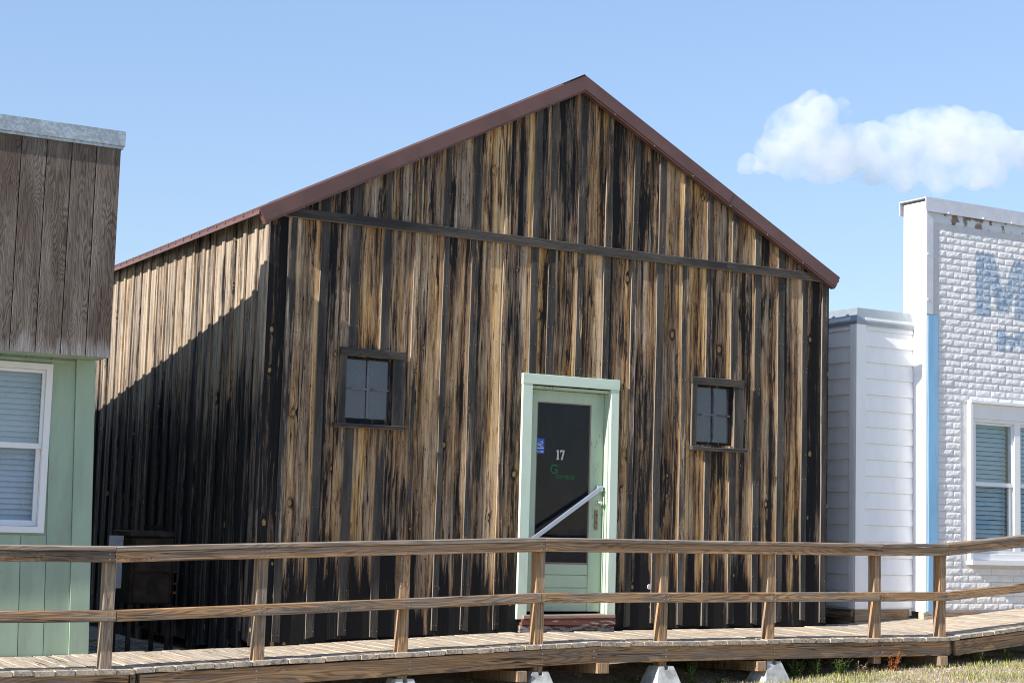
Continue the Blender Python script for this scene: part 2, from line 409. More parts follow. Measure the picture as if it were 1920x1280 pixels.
M_STONE = plain('pale gravel stones', (.46, .42, .38), .9, 0, .2, .35, 3, .3)

def brick_mat():
    s = Mat('white painted rough brick'); p = s.pos(); sp = s.n('ShaderNodeSeparateXYZ', {0: p}).outputs; X, Z = sp[0], sp[2]
    n = s.noise(p, 38, 6, .7); big = s.noise(p, 6, 4, .6)
    c = s.mix(s.ss(big, .3, .7), (.86, .85, .84), (.78, .79, .81))
    jx = s.add(X, s.mul(s.math('SUBTRACT', n, .5), .05)); jz = s.add(Z, s.mul(s.math('SUBTRACT', s.noise(p, 31, 5, .7), .5), .05))
    def box(x0, x1, z0, z1):
        a = s.mul(s.ss(jx, x0-.012, x0+.012), s.ss(jx, x1+.012, x1-.012)); b = s.mul(s.ss(jz, z0-.012, z0+.012), s.ss(jz, z1+.012, z1-.012)); return s.mul(a, b)
    def diag(x0, z0, x1, z1, hw):
        t = s.math('DIVIDE', s.math('SUBTRACT', jz, z0), z1-z0); xc = s.add(x0, s.mul(t, x1-x0))
        a = s.ss(s.math('ABSOLUTE', s.math('SUBTRACT', jx, xc)), hw+.015, hw-.015)
        return s.mul(a, s.mul(s.ss(jz, min(z0, z1)-.01, min(z0, z1)+.01), s.ss(jz, max(z0, z1)+.01, max(z0, z1)-.01)))
    ms = [box(8.345, 8.565, 3.24, 3.965), diag(8.53, 3.965, 8.76, 3.30, .085), diag(9.02, 3.93, 8.76, 3.30, .085), box(8.94, 9.16, 3.24, 3.94),
          box(8.655, 8.80, 2.88, 3.12), box(8.93, 9.16, 2.98, 3.12), box(8.655, 9.30, 2.97, 3.06), box(8.86, 8.95, 2.88, 2.98), box(9.02, 9.14, 2.88, 2.98), box(9.28, 9.5, 3.24, 3.94), box(9.28, 9.7, 3.80, 3.94), box(9.28, 9.7, 3.24, 3.38)]
    m = ms[0]
    for k in ms[1:]: m = s.math('MAXIMUM', m, k)
    wear = s.ss(s.noise(p, 24, 5, .75), .32, .60, .25, .92)
    c = s.mix(s.mul(m, wear), c, (.23, .36, .53))
    s.bump(s.add(n, s.mul(s.noise(p, 120, 3, .6), .5)), 1.0, .016)
    return s.fin(c, .6, 0, .35)
M_BRICK = brick_mat()
M_MORT = plain('white painted mortar', (.58, .58, .60), .7, 0, .3, .06, 20, .3)
def peel_mat():
    s = Mat('peeling painted header board'); v = s.objvec(); n = s.noise(v, (9, 9, 9), 6, .7)
    c = s.mix(s.ss(n, .54, .58), (.62, .67, .72), (.17, .13, .11)); c = s.mix(s.ss(s.noise(v, 2.2, 3), .60, .64), c, (.24, .19, .15))
    s.bump(n, .8, .01); return s.fin(c, .7, 0, .3)
M_PEEL = peel_mat()

# ---------------------------------------------------------------- tables for the lie of the land
def lerp(tab, x):
    if x <= tab[0][0]: return tab[0][1]
    for (a, b), (c, d) in zip(tab, tab[1:]):
        if x <= c: return b+(d-b)*(x-a)/(c-a)
    return tab[-1][1]
ZF = [(-4, -.330), (-1.42, -.330), (-.355, -.281), (.2, -.262), (1, -.233), (2.01, -.196), (2.65, -.174), (3.9, -.177), (5, -.168), (6.75, -.168), (7.74, -.078), (10.5, .18)]
ZB = [(-4, -.335), (-2, -.333), (-1.4, -.318), (.185, -.279), (.72, -.253), (1.33, -.227), (2.03, -.195), (2.5, -.172), (3.75, -.164), (4.56, -.159), (5.55, -.149), (6.2, -.140), (6.85, -.125), (7.6, -.082), (8.4, -.02), (10.5, .18)]
GX = [(-30, -.80), (-2, -.70), (.85, -.66), (2.1, -.63), (3.4, -.60), (4.5, -.56), (5.8, -.48), (7.7, -.425), (12, -.38), (40, -.3)]
def ground_z(x, y):
    f = lerp(GX, x)
    t = min(1, max(0, (y+1.2)/1.6)); t = t*t*(3-2*t)
    z = f*(1-t)+(-.44)*t if f < -.44 else f
    if y < -2.2: z += (y+2.2)*.03
    if y < -14: z -= (y+14)*.03
    return z
YF = -1.25

# ---------------------------------------------------------------- ground
def grid_ground():
    xs = [-300, -80, -30, -14, -9]+[-6+.3*i for i in range(54)]+[11, 14, 20, 40, 90, 300]
    ys = [-300, -90, -40, -24, -16, -12, -9, -7, -5.5]+[-4.5+.14*i for i in range(46)]+[2.5, 3.5, 5, 8, 14, 30, 90, 300]
    g = G(); rr = random.Random(5); vs = []
    for y in ys:
        for x in xs:
            j = rr.uniform(-.014, .014) if abs(x) < 12 and -6 < y < 3 else 0
            vs.append((x, y, ground_z(x, y)+j))
    nx = len(xs); fs = [(j*nx+i, j*nx+i+1, (j+1)*nx+i+1, (j+1)*nx+i) for j in range(len(ys)-1) for i in range(nx-1)]
    g.add(vs, fs); return g.me('ground', True)
tag(part('ground', grid_ground(), M_GROUND, None), kind='structure')

# ================================================================ BARN
barn = empty('wooden_barn', 3.1, 0, -.2, 'weathered board and batten wooden barn with brown metal gable roof and pale green door', 'barn')
BW, BD = 6.23, 7.6
BAT = [(.174, .238), (.482, .553), (.782, .854), (1.083, 1.152), (1.39, 1.449), (1.691, 1.74), (1.983, 2.05), (2.32, 2.371), (2.618, 2.688), (2.805, 2.875), (3.129, 3.194), (3.43, 3.497), (3.753, 3.805), (4.05, 4.12), (4.36, 4.421), (4.656, 4.718), (4.961, 5.034), (5.264, 5.332), (5.566, 5.642), (5.88, 5.944), (6.143, 6.207)]
OPEN = [(.755, 1.262, 1.640, 2.235), (4.545, 5.03, 1.640, 2.235), (2.60, 3.575, -9, 2.12)]      # holes x0,x1,z0,z1
def roofz(x): return 3.335+.5165*min(x+.0, BW-x)          # underside line of the rake
def rects(x0, x1, z0, z1):
    cuts = sorted({x0, x1}|{c for o in OPEN for c in o[:2] if x0 < c < x1})
    out = []
    for a, b in zip(cuts, cuts[1:]):
        if b-a < .006: continue
        m = (a+b)/2; segs = [(z0, z1)]
        for o in OPEN:
            if o[0] < m < o[1]:
                ns = []
                for p, q in segs:
                    if o[2] > p: ns.append((p, min(q, o[2])))
                    if o[3] < q: ns.append((max(p, o[3]), q))
                segs = [t for t in ns if t[1]-t[0] > .01]
        out += [(a, b, p, q) for p, q in segs]
    return out
def wall_board(name, x0, x1, z0, z1, y, th, rng, mat, color, gable=False, n=5):
    """front-wall board made of one or more rectangles (openings cut out), front face at y"""
    rs = rects(x0, x1, z0, z1); ph = rng.uniform(0, 6); tl, tr = rng.uniform(-.003, .003), rng.uniform(-.003, .003)
    W = x1-x0; vs = []; fs = []; uv = []
    for (a, b, p, q) in rs:
        m = max(1, int(round(n*(q-p)/3.6))); base = len(vs)
        for i in range(m+1):
            t = i/m
            for (x, yy) in ((a, 0), (b, 0), (b, th), (a, th)):
                zt = q
                if gable and abs(q-z1) < 1e-6: zt = roofz(x)+.05
                z = p+(zt-p)*t
                u = (x-x0)/W
                jx = 0
                if abs(x-x0) < 1e-6: jx = .0045*math.sin(ph+z*2.9)
                if abs(x-x1) < 1e-6: jx = .0035*math.sin(ph*1.7+z*2.3)
                if i == 0 and p < .1: z += .012*math.sin(ph*3+u*2)
                vs.append((x+jx-x0, yy+tl*(1-u)+tr*u+.0025*math.sin(ph*2+z*1.3), z-z0)); uv.append((u, z))
        for i in range(m):
            o = base+i*4
            for k in range(4): fs.append((o+k, o+(k+1) % 4, o+4+(k+1) % 4, o+4+k))
        fs.append((base+3, base+2, base+1, base)); o = base+m*4; fs.append((o, o+1, o+2, o+3))
    me = bpy.data.meshes.new(name); me.from_pydata(vs, [], fs); me.update()
    lay = me.uv_layers.new(name='UVMap')
    for lp in me.loops: lay.data[lp.index].uv = uv[lp.vertex_index]
    return part(name, me, mat, barn, T(x0, y, z0), color)
edges = [0.0]+[(a+b)/2 for a, b in BAT[:-1]]+[6.175]
edges.insert(3, .673)          # one seam without a batten
edges.sort()
LOW = [(1.02, .3, .0), (.50, .62, .9), (.80, .35, .2), (.34, .38, .1), (.36, .62, .8), (.48, .52, .5), (.33, .55, .5), (.46, .38, .5), (.38, .66, .8), (.56, .45, .2), (.55, .6, .1), (.42, .7, .8), (.36, .62, .4), (.58, .45, .6), (.55, .40, .7), (.50, .50, 1.0), (.46, .62, .9), (.50, .66, .8), (.68, .40, .8), (.58, .62, .7), (.42, .60, .5), (.82, .25, .6)]
HI = [(.5, .3, .2), (.5, .3, .2), (.55, .3, .2), (.50, .25, .1), (.55, .2, .2), (.48, .25, .2), (.46, .25, .2), (.50, .25, .1), (.46, .55, .9), (.60, .45, 1.0), (.72, .4, .5), (.66, .3, .5), (.60, .62, 1.0), (.68, .35, .7), (.60, .35, .5), (.42, .62, .8), (.50, .50, .6), (.55, .45, .8), (.50, .50, .9), (.50, .58, .7), (.5, .4, .3), (.6, .3, .3)]
for i in range(len(edges)-1):
    rng = random.Random(100+i); a, b = edges[i]+.003, edges[i+1]-.003
    bz = lerp(ZB, (a+b)/2)+rng.uniform(.0, .02)-.0
    wall_board('board', a, b, bz, 3.44, rng.uniform(-.005, .003), .022, rng, M_BARN, LOW[min(i, len(LOW)-1)])
    if roofz((a+b)/2)+.02 > 3.46:
        wall_board('board', a, b, 3.442, 9, 0, .022, rng, M_BARN, HI[min(i, len(HI)-1)], True)
NAILS = G()
for i, (a, b) in enumerate(BAT):
    rng = random.Random(300+i); m = (a+b)/2; a -= rng.uniform(0, .006); b += rng.uniform(0, .006)
    gd = (.78+rng.uniform(-.30, .2), .2+rng.uniform(-.1, .25), rng.choice((0, 0, .4)))
    if i in (4, 7): gd = (.30, .55, .3)
    z0 = lerp(ZB, m)+rng.uniform(.02, .06)
    wall_board('batten', a, b, z0, 3.401, -.017, .017, rng, M_BATT, gd)
    if roofz(m) > 3.50:
        j = rng.uniform(-.012, .012)
        wall_board('batten', a+j, b+j, 3.484, 9, -.017, .017, rng, M_BATT, (gd[0]-.05, gd[1], gd[2]), True)
    z = z0+.05
    while z < min(roofz(m), 4.9)-.05:
        for xx in (a+.012, b-.012):
            if not any(o[0]-.1 < xx < o[1]+.1 and o[2]-.12 < z < o[3]+.1 for o in OPEN) and rng.random() < .8:
                NAILS.tube((xx, -.016, z), (xx, -.0205, z), .0035, .0025, 5)
        z += rng.uniform(.24, .42)
o = part('nail_head', NAILS.me('nail_head'), M_NAIL, barn); o['kind'] = 'stuff'
# horizontal trim board
for x0, x1, jz in ((.085, 3.12, 0), (3.122, 4.86, -.004), (4.862, 6.16, .003)):
    part('trim_board', plank('trim_board', .083, .042, x1-x0, random.Random(int(x0*9)), 4, .003), M_BATT, barn,
         frame((x0, -.044, 3.484+jz), (0, 0, -1), (1, 0, 0)), (.80, .12, 0))
# corner boards
part('corner_board', plank('corner_board', .09, .022, 3.60, random.Random(3), 4), M_BARN, barn, T(-.004, -.024, lerp(ZB, 0)), (.8, .2, .0))
part('corner_board', plank('corner_board', .055, .03, 3.56, random.Random(4), 4), M_BARN, barn, T(6.178, -.008, lerp(ZB, 6.2)), (.55, .3, .5))
# left side wall: boards and battens facing -X
def side_frame(y, z, x=0.0): return frame((x, y, z), (0, -1, 0), (0, 0, 1))
y = 0.0; i = 0
while y < BD:
    rng = random.Random(500+i); wd = .276
    zb = -.30+rng.uniform(-.10, .06)-(.05 if i > 1 else .0)
    me = plank('side_board', wd-.006, .022, 3.462-zb, rng, 3, .002, .002, .003, bot=(rng.uniform(-.05, .05), rng.uniform(-.05, .05)))
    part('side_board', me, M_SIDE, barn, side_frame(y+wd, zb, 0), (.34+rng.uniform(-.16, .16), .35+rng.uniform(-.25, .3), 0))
    zb2 = zb+rng.uniform(-.02, .12); bw = rng.uniform(.055, .07)
    me = plank('side_batten', bw, .022, 3.446-zb2, rng, 3, .003, .003, .003)
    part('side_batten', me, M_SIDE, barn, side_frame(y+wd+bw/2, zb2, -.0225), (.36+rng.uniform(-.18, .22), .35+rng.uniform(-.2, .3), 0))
    y += wd; i += 1
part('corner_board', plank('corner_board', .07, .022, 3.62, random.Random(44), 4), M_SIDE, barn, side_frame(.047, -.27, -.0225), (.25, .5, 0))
# inner sheathing: floor, back, sides, and a front with the openings left free
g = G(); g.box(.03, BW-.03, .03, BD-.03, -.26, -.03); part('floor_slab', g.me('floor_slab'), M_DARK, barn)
g = G(); g.box(.024, .05, .05, BD, -.2, 3.40); g.box(6.15, 6.20, .024, BD, -.3, 3.40); g.box(.05, 6.15, BD-.05, BD, -.3, 3.4)
g.prism([(0.05, 3.4), (6.15, 3.4), (3.1, 4.95)], BD-.05, BD)
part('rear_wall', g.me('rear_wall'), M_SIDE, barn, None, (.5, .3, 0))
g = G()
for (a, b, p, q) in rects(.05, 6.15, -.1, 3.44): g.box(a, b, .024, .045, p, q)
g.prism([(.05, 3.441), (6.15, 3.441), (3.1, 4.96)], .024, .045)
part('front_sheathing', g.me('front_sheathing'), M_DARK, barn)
g = G(); g.box(.06, 6.14, 1.9, 1.95, -.03, 3.0); part('room_partition', g.me('room_partition'), M_DARK, barn)
# roof
AX, AZ_ = 3.11, 5.103
def roof_top(x): return AZ_-.5165*abs(x-AX)
for sgn, xe in ((-1, -.139), (1, 6.30)):
    g = G(); n = Vector((sgn*.5165, 0, 1)).normalized()
    th = .02
    ys = -.09
    pa, pb = Vector((AX, 0, roof_top(AX)-.004)), Vector((xe, 0, roof_top(xe)-.004))
    def slab(y0, y1, h0, h1):
        vs = []
        for yy in (y0, y1):
            for P in (pa, pb):
                for h in (h0, h1):
                    q = P+n*h; vs.append((q.x, yy, q.z))
        g.add(vs, [(0, 1, 3, 2), (4, 6, 7, 5), (0, 4, 5, 1), (2, 3, 7, 6), (0, 2, 6, 4), (1, 5, 7, 3)])
    slab(ys, BD+.15, -th, 0)
    yy = ys+.16
    while yy < BD:
        vs = []
        for P in (pa, pb):
            for dy, h in ((-.03, .0005), (-.012, .02), (.012, .02), (.03, .0005)):
                q = P+n*h; vs.append((q.x, yy+dy, q.z))
        g.add(vs, [(0, 1, 5, 4), (1, 2, 6, 5), (2, 3, 7, 6), (0, 3, 2, 1), (4, 5, 6, 7)])
        yy += .228
    part('roof_sheet', g.me('roof_sheet'), M_BROWN, barn)
    # sub-fascia under the eave, rafters
    g = G(); x_ = xe-sgn*.11
    zt = roof_top(x_)-.03
    ze = roof_top(xe)
    g.box(min(xe-sgn*.001, xe-sgn*.008), max(xe-sgn*.001, xe-sgn*.008), -.088, BD+.14, ze-.042, ze-.006)
    yy = -.09+.16
    while yy < BD:
        g.box(min(xe-sgn*.0005, xe+sgn*.006), max(xe-sgn*.0005, xe+sgn*.006), yy-.014, yy+.014, ze-.014, ze+.018); yy += .228
    part('eave_trim', g.me('eave_trim'), M_BROWN, barn)
# rake trim: folded flashing with a small hem
for sgn, xe in ((-1, -.139), (1, 6.297)):
    dv = Vector((sgn, -.5165)).normalized(); nv = Vector((-dv.y*sgn, abs(dv.x)))
    L = abs(xe-AX)/abs(dv.x)
    nrm = Vector((sgn*.5165, 1)).normalized()
    A = Vector((AX, AZ_)); B = A+dv*L
    t = .118
    def poly(h0, h1, drop=0):
        a0 = A+Vector((0, h0/nrm.y)); a1 = A+Vector((0, h1/nrm.y)); return [tuple(a0), tuple(B+nrm*h0), tuple(B+nrm*h1), tuple(a1)]
    # two lengths of flashing, the upper lapping 3 mm over the lower one
    full = L; B0 = B
    for (l0, l1, pr) in ((0, full*.56, .003), (full*.54, full, 0)):
        a_, b_ = A+dv*l0, A+dv*l1
        if l0 == 0: q = [tuple(A+Vector((0, .004/nrm.y))), tuple(b_+nrm*.004), tuple(b_-nrm*t), tuple(A-Vector((0, t/nrm.y)))]
        else: q = [tuple(a_+nrm*.004), tuple(b_+nrm*.004), tuple(b_-nrm*t), tuple(a_-nrm*t)]
        g = G(); g.prism(q, -.105-pr, -.035)
        part('rake_trim', g.me('rake_trim'), M_BROWN, barn)
    g = G(); g.prism(poly(-t-.0005, -t-.018), -.097, -.035)
    part('rake_hem', g.me('rake_hem'), M_BROWN, barn)
g = G()
for sgn, xe in ((-1, -.139), (1, 6.297)):
    k = .35
    while k < 3.0:
        x_ = AX+sgn*k; z_ = roof_top(x_)-.118*1.13-.010
        g.tube((x_, -.097, z_), (x_, -.103, z_), .007, .004, 6); k += .47
o = part('screw_head', g.me('screw_head'), M_NAIL, barn); o['kind'] = 'stuff'
g = G()
for sgn in (-1, 1):
    d = Vector((sgn, -.5165)).normalized(); n = Vector((sgn*.5165, 1)).normalized(); A = Vector((AX, AZ_))
    p0 = A+Vector((0, .008/n.y)); p1 = A+d*.17+n*.008; p2 = A+d*.17+n*.02; p3 = A+Vector((0, .02/n.y))
    g.prism([tuple(p0), tuple(p1), tuple(p2), tuple(p3)], -.08, BD+.1)
part('ridge_cap', g.me('ridge_cap'), plain('dark ridge closure', (.02, .018, .018), .7), barn)

# barn windows
def barn_window(x0, x1, z0, z1, name='window', wide=(0, 0), sillx=(.0, .0)):
    """outer trim box x0..x1, z0..z1"""
    fr = empty(name, (x0+x1)/2, 0, z0); fr.parent = barn; fr.matrix_basis = WM[barn.name].inverted() @ WM[fr.name]
    rng = random.Random(int(x0*100))
    hx = .072
    c = (.82, .15, 0)
    part('head_board', plank('head_board', .068, .030, x1-x0, rng, 3), M_BATT, fr, frame((x0, -.048, z1), (0, 0, -1), (1, 0, 0)), c)
    part('sill', plank('sill', .034, .060, x1-x0+sillx[0]+sillx[1], rng, 3), M_BATT, fr, frame((x0-sillx[0], -.066, z0+.034), (0, 0, -1), (1, 0, 0)), (.9, .1, 0))
    jw = .062
    part('jamb_trim', plank('jamb_trim', jw, .024, z1-.07-z0-.036, rng, 2), M_BATT, fr, T(x0, -.042, z0+.0355), c)
    part('jamb_trim', plank('jamb_trim', jw+wide[1], .024, z1-.07-z0-.036, rng, 2), M_BATT, fr, T(x1-jw-wide[1], -.042, z0+.0355), (.7, .2, .3))
    # box of the opening, going back into the wall
    a, b, p, q = x0+jw-.006, x1-jw-wide[1]+.006, z0+.034, z1-.068
    g = G(); d0, d1 = -.016, .10
    g.box(a-.02, a, d0, d1, p, q); g.box(b, b+.02, d0, d1, p, q); g.box(a-.02, b+.02, d0, d1, q, q+.02); g.box(a-.02, b+.02, d0, d1, p-.02, p)
    part('frame', g.me('frame'), M_BARN, fr, None, (.6, .35, .3))
    # sash
    g = G(); s = .026; y0, y1 = .004, .034
    g.box(a+.001, a+s, y0, y1, p+.001, q-.001); g.box(b-s, b-.001, y0, y1, p+.001, q-.001); g.box(a+s, b-s, y0, y1, q-s, q-.001); g.box(a+s, b-s, y0, y1, p+.001, p+.052)
    part('sash', g.me('sash'), M_BARN, fr, None, (.78, .25, 0))
    pa, pb, pp, pq = a+s, b-s, p+.052, q-s
    mx, mz = (pa+pb)/2, (pp+pq)/2; h = .008
    M_MUN = bpy.data.materials.get('worn pale putty bar') or paint('worn pale putty bar', (.17, .175, .18), (.05, .045, .04), .55, .2, .7)
    g = G(); g.box(mx-h, mx+h, y0+.002, y1-.004, pp, mz-h); g.box(mx-h, mx+h, y0+.002, y1-.004, mz+h, pq); part('muntin', g.me('muntin'), M_MUN, fr)
    g = G(); g.box(pa, pb, y0+.001, y1-.003, mz-h, mz+h); part('muntin', g.me('muntin'), M_MUN, fr)
    for (u0, u1) in ((pa, mx-h), (mx+h, pb)):
        for (w0, w1) in ((pp, mz-h), (mz+h, pq)):
            g = G(); k = .004; tl = rng.uniform(-.004, .004)
            g.add([(u0, .017+tl, w0), (u1, .017-tl, w0), (u1, .020-tl, w1), (u0, .020+tl, w1), (u0, .021+tl, w0), (u1, .021-tl, w0), (u1, .024-tl, w1), (u0, .024+tl, w1)],
                  [(0, 1, 2, 3), (7, 6, 5, 4), (0, 4, 5, 1), (1, 5, 6, 2), (2, 6, 7, 3), (3, 7, 4, 0)])
            part('pane', g.me('pane'), M_PANE, fr)
    # painted-over board closing the room behind the sash
    g = G(); g.box(a-.02, b+.02, .16, .18, p-.02, q+.02); part('backing_board', g.me('backing_board'), M_DARK, fr)
    return fr
barn_window(.693, 1.326, 1.607, 2.306, wide=(0, .05), sillx=(.045, .025))
barn_window(4.475, 5.110, 1.583, 2.304, wide=(0, .055), sillx=(.006, .034))

# door
door = empty('door', 3.1, 0, -.05); door.parent = barn; door.matrix_basis = WM[barn.name].inverted() @ WM[door.name]
rng = random.Random(9)
part('door_trim', plank('door_trim', .104, .032, 2.165, rng, 3), M_GREENT, door, T(2.552, -.034, -.055))
part('door_trim', plank('door_trim', .092, .032, 2.165, rng, 3), M_GREENT, door, T(3.532, -.034, -.055))
part('door_header', plank('door_header', .098, .036, 1.076, rng, 3), M_GREENT, door, frame((2.549, -.038, 2.208), (0, 0, -1), (1, 0, 0)))  # header
g = G(); g.box(2.640, 2.672, -.001, .13, -.01, 2.10); g.box(3.524, 3.5565, -.0012, .13, -.01, 2.10); g.box(2.672, 3.524, .0, .13, 2.075, 2.10)
part('door_jamb', g.me('door_jamb'), M_GREEN, door)
LX0, LX1, LZ0, LZ1, LY = 2.676, 3.520, .008, 2.070, .075
GX0, GX1, GZ0, GZ1 = 2.775, 3.378, .452, 1.962
g = G(); y0, y1 = LY, LY+.04
g.box(LX0, GX0, y0, y1, LZ0, LZ1); g.box(GX1, LX1, y0, y1, LZ0, LZ1); g.box(GX0, GX1, y0, y1, GZ1, LZ1)
part('door_stile', g.me('door_stile'), M_GREEN, door)
for k, (za, zb) in enumerate(((.008, .225), (.229, .345), (.349, GZ0-.004))):
    part('door_plank', plank('door_plank', zb-za, .03, GX1-GX0-.002, rng, 2, .003, .0005, 0), M_GREEN, door, frame((GX0+.001, LY+.006, zb), (0, 0, -1), (1, 0, 0)))
g = G(); s = .010
g.box(GX0, GX0+s, LY+.004, LY+.03, GZ0, GZ1); g.box(GX1-s, GX1, LY+.004, LY+.03, GZ0, GZ1); g.box(GX0+s, GX1-s, LY+.004, LY+.03, GZ1-s, GZ1); g.box(GX0+s, GX1-s, LY+.004, LY+.03, GZ0, GZ0+s)
part('glazing_bead', g.me('glazing_bead'), M_FADED, door)
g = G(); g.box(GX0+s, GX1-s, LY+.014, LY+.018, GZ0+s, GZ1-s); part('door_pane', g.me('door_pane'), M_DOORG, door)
# knob and lock plate
g = G(); kx, kz = 3.468, 1.030
pr = [(.0, .022), (.004, .022), (.006, .009), (.028, .009), (.034, .024), (.046, .030), (.058, .026), (.066, .012), (.067, .001)]
for (a, ra), (b, rb) in zip(pr, pr[1:]): g.tube((kx, LY-a, kz), (kx, LY-b, kz), ra, rb, 16)
part('door_knob', g.me('door_knob', True), M_KNOB, door)
part('lock_plate', chbox(3.436, 3.474, LY-.006, LY+.001, .775, .962, .002).me('lock_plate'), M_BRASS, door)
g = G(); g.tube((3.456, LY-.0075, .915), (3.456, LY-.003, .915), .006, None, 8); g.box(3.451, 3.460, LY-.0075, LY-.003, .83, .85); part('keyhole', g.me('keyhole'), M_DARK, door)
# diagonal bar across the door
p, q = Vector((2.660, -.050, .655)), Vector((3.470, .030, 1.165)); d = (q-p).normalized(); nn = Vector((-d.z, 0, d.x))
bar = chbox(-.021, .021, -.006, .006, -.02, (q-p).length+.02, .003)
part('brace_bar', bar.me('brace_bar'), M_BARE, door, frame(p, nn, d))
g = G(); g.box(3.445, 3.500, .030, .0745, 1.14, 1.195); part('bar_bracket', g.me('bar_bracket'), M_BARE, door)
g = G(); g.tube(q+Vector((0, -.008, .0)), q+Vector((0, -.018, .0)), .007, .005, 8); part('bar_bolt', g.me('bar_bolt'), M_NAIL, door)
# sill and threshold boards
part('threshold', plank('threshold', .17, .035, 1.0, rng, 3, .006), M_FADED, door, frame((2.612, .11, -.014), (0, -1, 0), (1, 0, 0)))
part('sill_board', plank('sill_board', .062, .07, 1.02, rng, 3, .005, .004), M_SILL, door, frame((2.60, -.052, -.052), (0, 0, -1), (1, 0, 0)))
part('sill_board', plank('sill_board', .060, .06, 1.03, rng, 3, .005, .004), M_SILL, door, frame((2.585, -.040, -.116), (0, 0, -1), (1, 0, 0)))
# print on the glass
def text(name, body, x, z, size, y, mat, parent, xs=1.0):
    c = bpy.data.curves.new(name, 'FONT'); c.body = body; c.size = size; c.extrude = .0006; c.align_x = 'LEFT'
    tmp = bpy.data.objects.new('t', c); COL.objects.link(tmp); dg = bpy.context.evaluated_depsgraph_get()
    me = bpy.data.meshes.new_from_object(tmp.evaluated_get(dg)); bpy.data.objects.remove(tmp); me.name = name; me.materials.clear()
    for v in me.vertices: v.co.x *= xs
    return part(name, me, mat, parent, frame((x, y, z), (1, 0, 0), (0, -1, 0)))
yt = LY+.0122
# the figures 1 and 7 with slab serifs, built as flat cut letters
g = G()
def fl(x0, x1, z0, z1): g.box(x0, x1, yt-.001, yt+.0005, z0, z1)
zx = 3.005
fl(zx+.006, zx+.024, 1.432, 1.515); fl(zx, zx+.030, 1.423, 1.4318); g.prism([(zx-.003, 1.500), (zx+.006, 1.500), (zx+.006, 1.5152), (zx, 1.509)], yt-.001, yt+.0005)
g.prism([(zx+.040, 1.515), (zx+.040, 1.488), (zx+.046, 1.488), (zx+.049, 1.500), (zx+.072, 1.500), (zx+.050, 1.423), (zx+.068, 1.423), (zx+.088, 1.503), (zx+.088, 1.515)], yt-.001, yt+.0005)
part('house_number', g.me('house_number'), M_INK, door)
text('window_lettering', 'G', 2.935, 1.292, .125, yt, M_INKG, door, 1.0)
text('window_lettering', 'GAMBLES', 3.005, 1.245, .050, yt, M_INKG, door, 1.0)
g = G(); g.box(2.787, 2.868, yt-.0012, yt+.0003, 1.475, 1.615); stk = part('sticker', g.me('sticker'), M_STICK, door)
g = G(); y0, y1 = yt-.0022, yt-.0013
def stroke(a, b, hw):
    a = Vector(a); b = Vector(b); d = (b-a).normalized(); n = Vector((-d.y, d.x))*hw; g.prism([tuple(a-n), tuple(b-n), tuple(b+n), tuple(a+n)], y0, y1)
stroke((2.793, 1.562), (2.845, 1.592), .0035); stroke((2.845, 1.5925), (2.853, 1.575), .0035); stroke((2.853, 1.5745), (2.805, 1.548), .0035); stroke((2.793, 1.5615), (2.803, 1.548), .0035)
stroke((2.803, 1.567), (2.840, 1.586), .0018); stroke((2.822, 1.552), (2.838, 1.538), .004); stroke((2.838, 1.537), (2.854, 1.540), .004)
g.box(2.790, 2.862, y0, y1, 1.520, 1.529); g.box(2.828, 2.858, y0, y1, 1.485, 1.497); g.box(2.790, 2.818, y0, y1, 1.488, 1.493)
part('sticker_print', g.me('sticker_print'), M_INK, door)
# little round white cover low on the wall
g = G(); g.tube((4.035, -.001, .245), (4.035, -.010, .245), .027, .025, 18); part('outlet_cover', g.me('outlet_cover'), M_CAPW, barn)

# spindle chair inside
ch = empty('spindle_chair', 2.93, .62, -.03, 'dim wooden spindle back chair standing inside behind the door glass', 'chair')
def cp(name, gg): return part(name, gg.me(name), M_WOODC, ch)
cp('seat', chbox(2.74, 3.14, .45, .87, .40, .44, .008))
for x in (2.78, 3.10):
    cp('leg', G().tube((x, .49, -.03), (x, .50, .40), .015, .02, 8)); cp('leg', G().tube((x, .86, -.03), (x, .83, .40), .015, .02, 8))
    cp('back_post', G().tube((x, .84, .44), (x, .93, .98), .016, .013, 8))
cp('crest_rail', chbox(2.74, 3.14, .915, .945, .93, 1.03, .008))
for k in range(6): cp('spindle', G().tube((2.83+k*.044, .845, .44), (2.83+k*.044, .925, .93), .008, None, 6))
# ================================================================ BOARDWALK
bwk = empty('boardwalk', 3, -.7, -.2, 'pale plank boardwalk running along the front of the buildings', None, None, 'structure')
x = -3.62; i = 0
while x < 9.9:
    rng = random.Random(900+i); wd = .143+rng.uniform(-.003, .003); m = x+wd/2
    yb = -.006
    if m > 6.30: yb = .19
    if m > 7.58: yb = -.03
    if m < -1.36: yb = -.014
    if 2.50 < m < 3.66: yb = -.118
    y0 = YF-.022+rng.uniform(-.014, .006)
    zf, zb = lerp(ZF, m)+rng.uniform(-.002, .003), lerp(ZB, m)+rng.uniform(-.002, .003)
    if m > 6.3: zb = zf+(zb-zf)*.9
    L = yb-y0
    sl = (lerp(ZF, m+.05)-lerp(ZF, m-.05))/.1
    me = plank('deck_board', wd, .034, L, rng, 2, .004, .0015, .002)
    part('deck_board', me, M_DECK, bwk, frame((x, y0, zf), (1, 0, sl), (0, L, zb-zf)), (.35+rng.uniform(-.3, .35), .0, 0))
    x += wd+.0065; i += 1
RIM = [(-3.7, -1.43, -.364, -.364, .35), (-1.345, 2.648, -.366, -.209, .0), (2.652, 6.725, -.209, -.203, .5), (6.797, 9.9, -.206, .095, .15)]
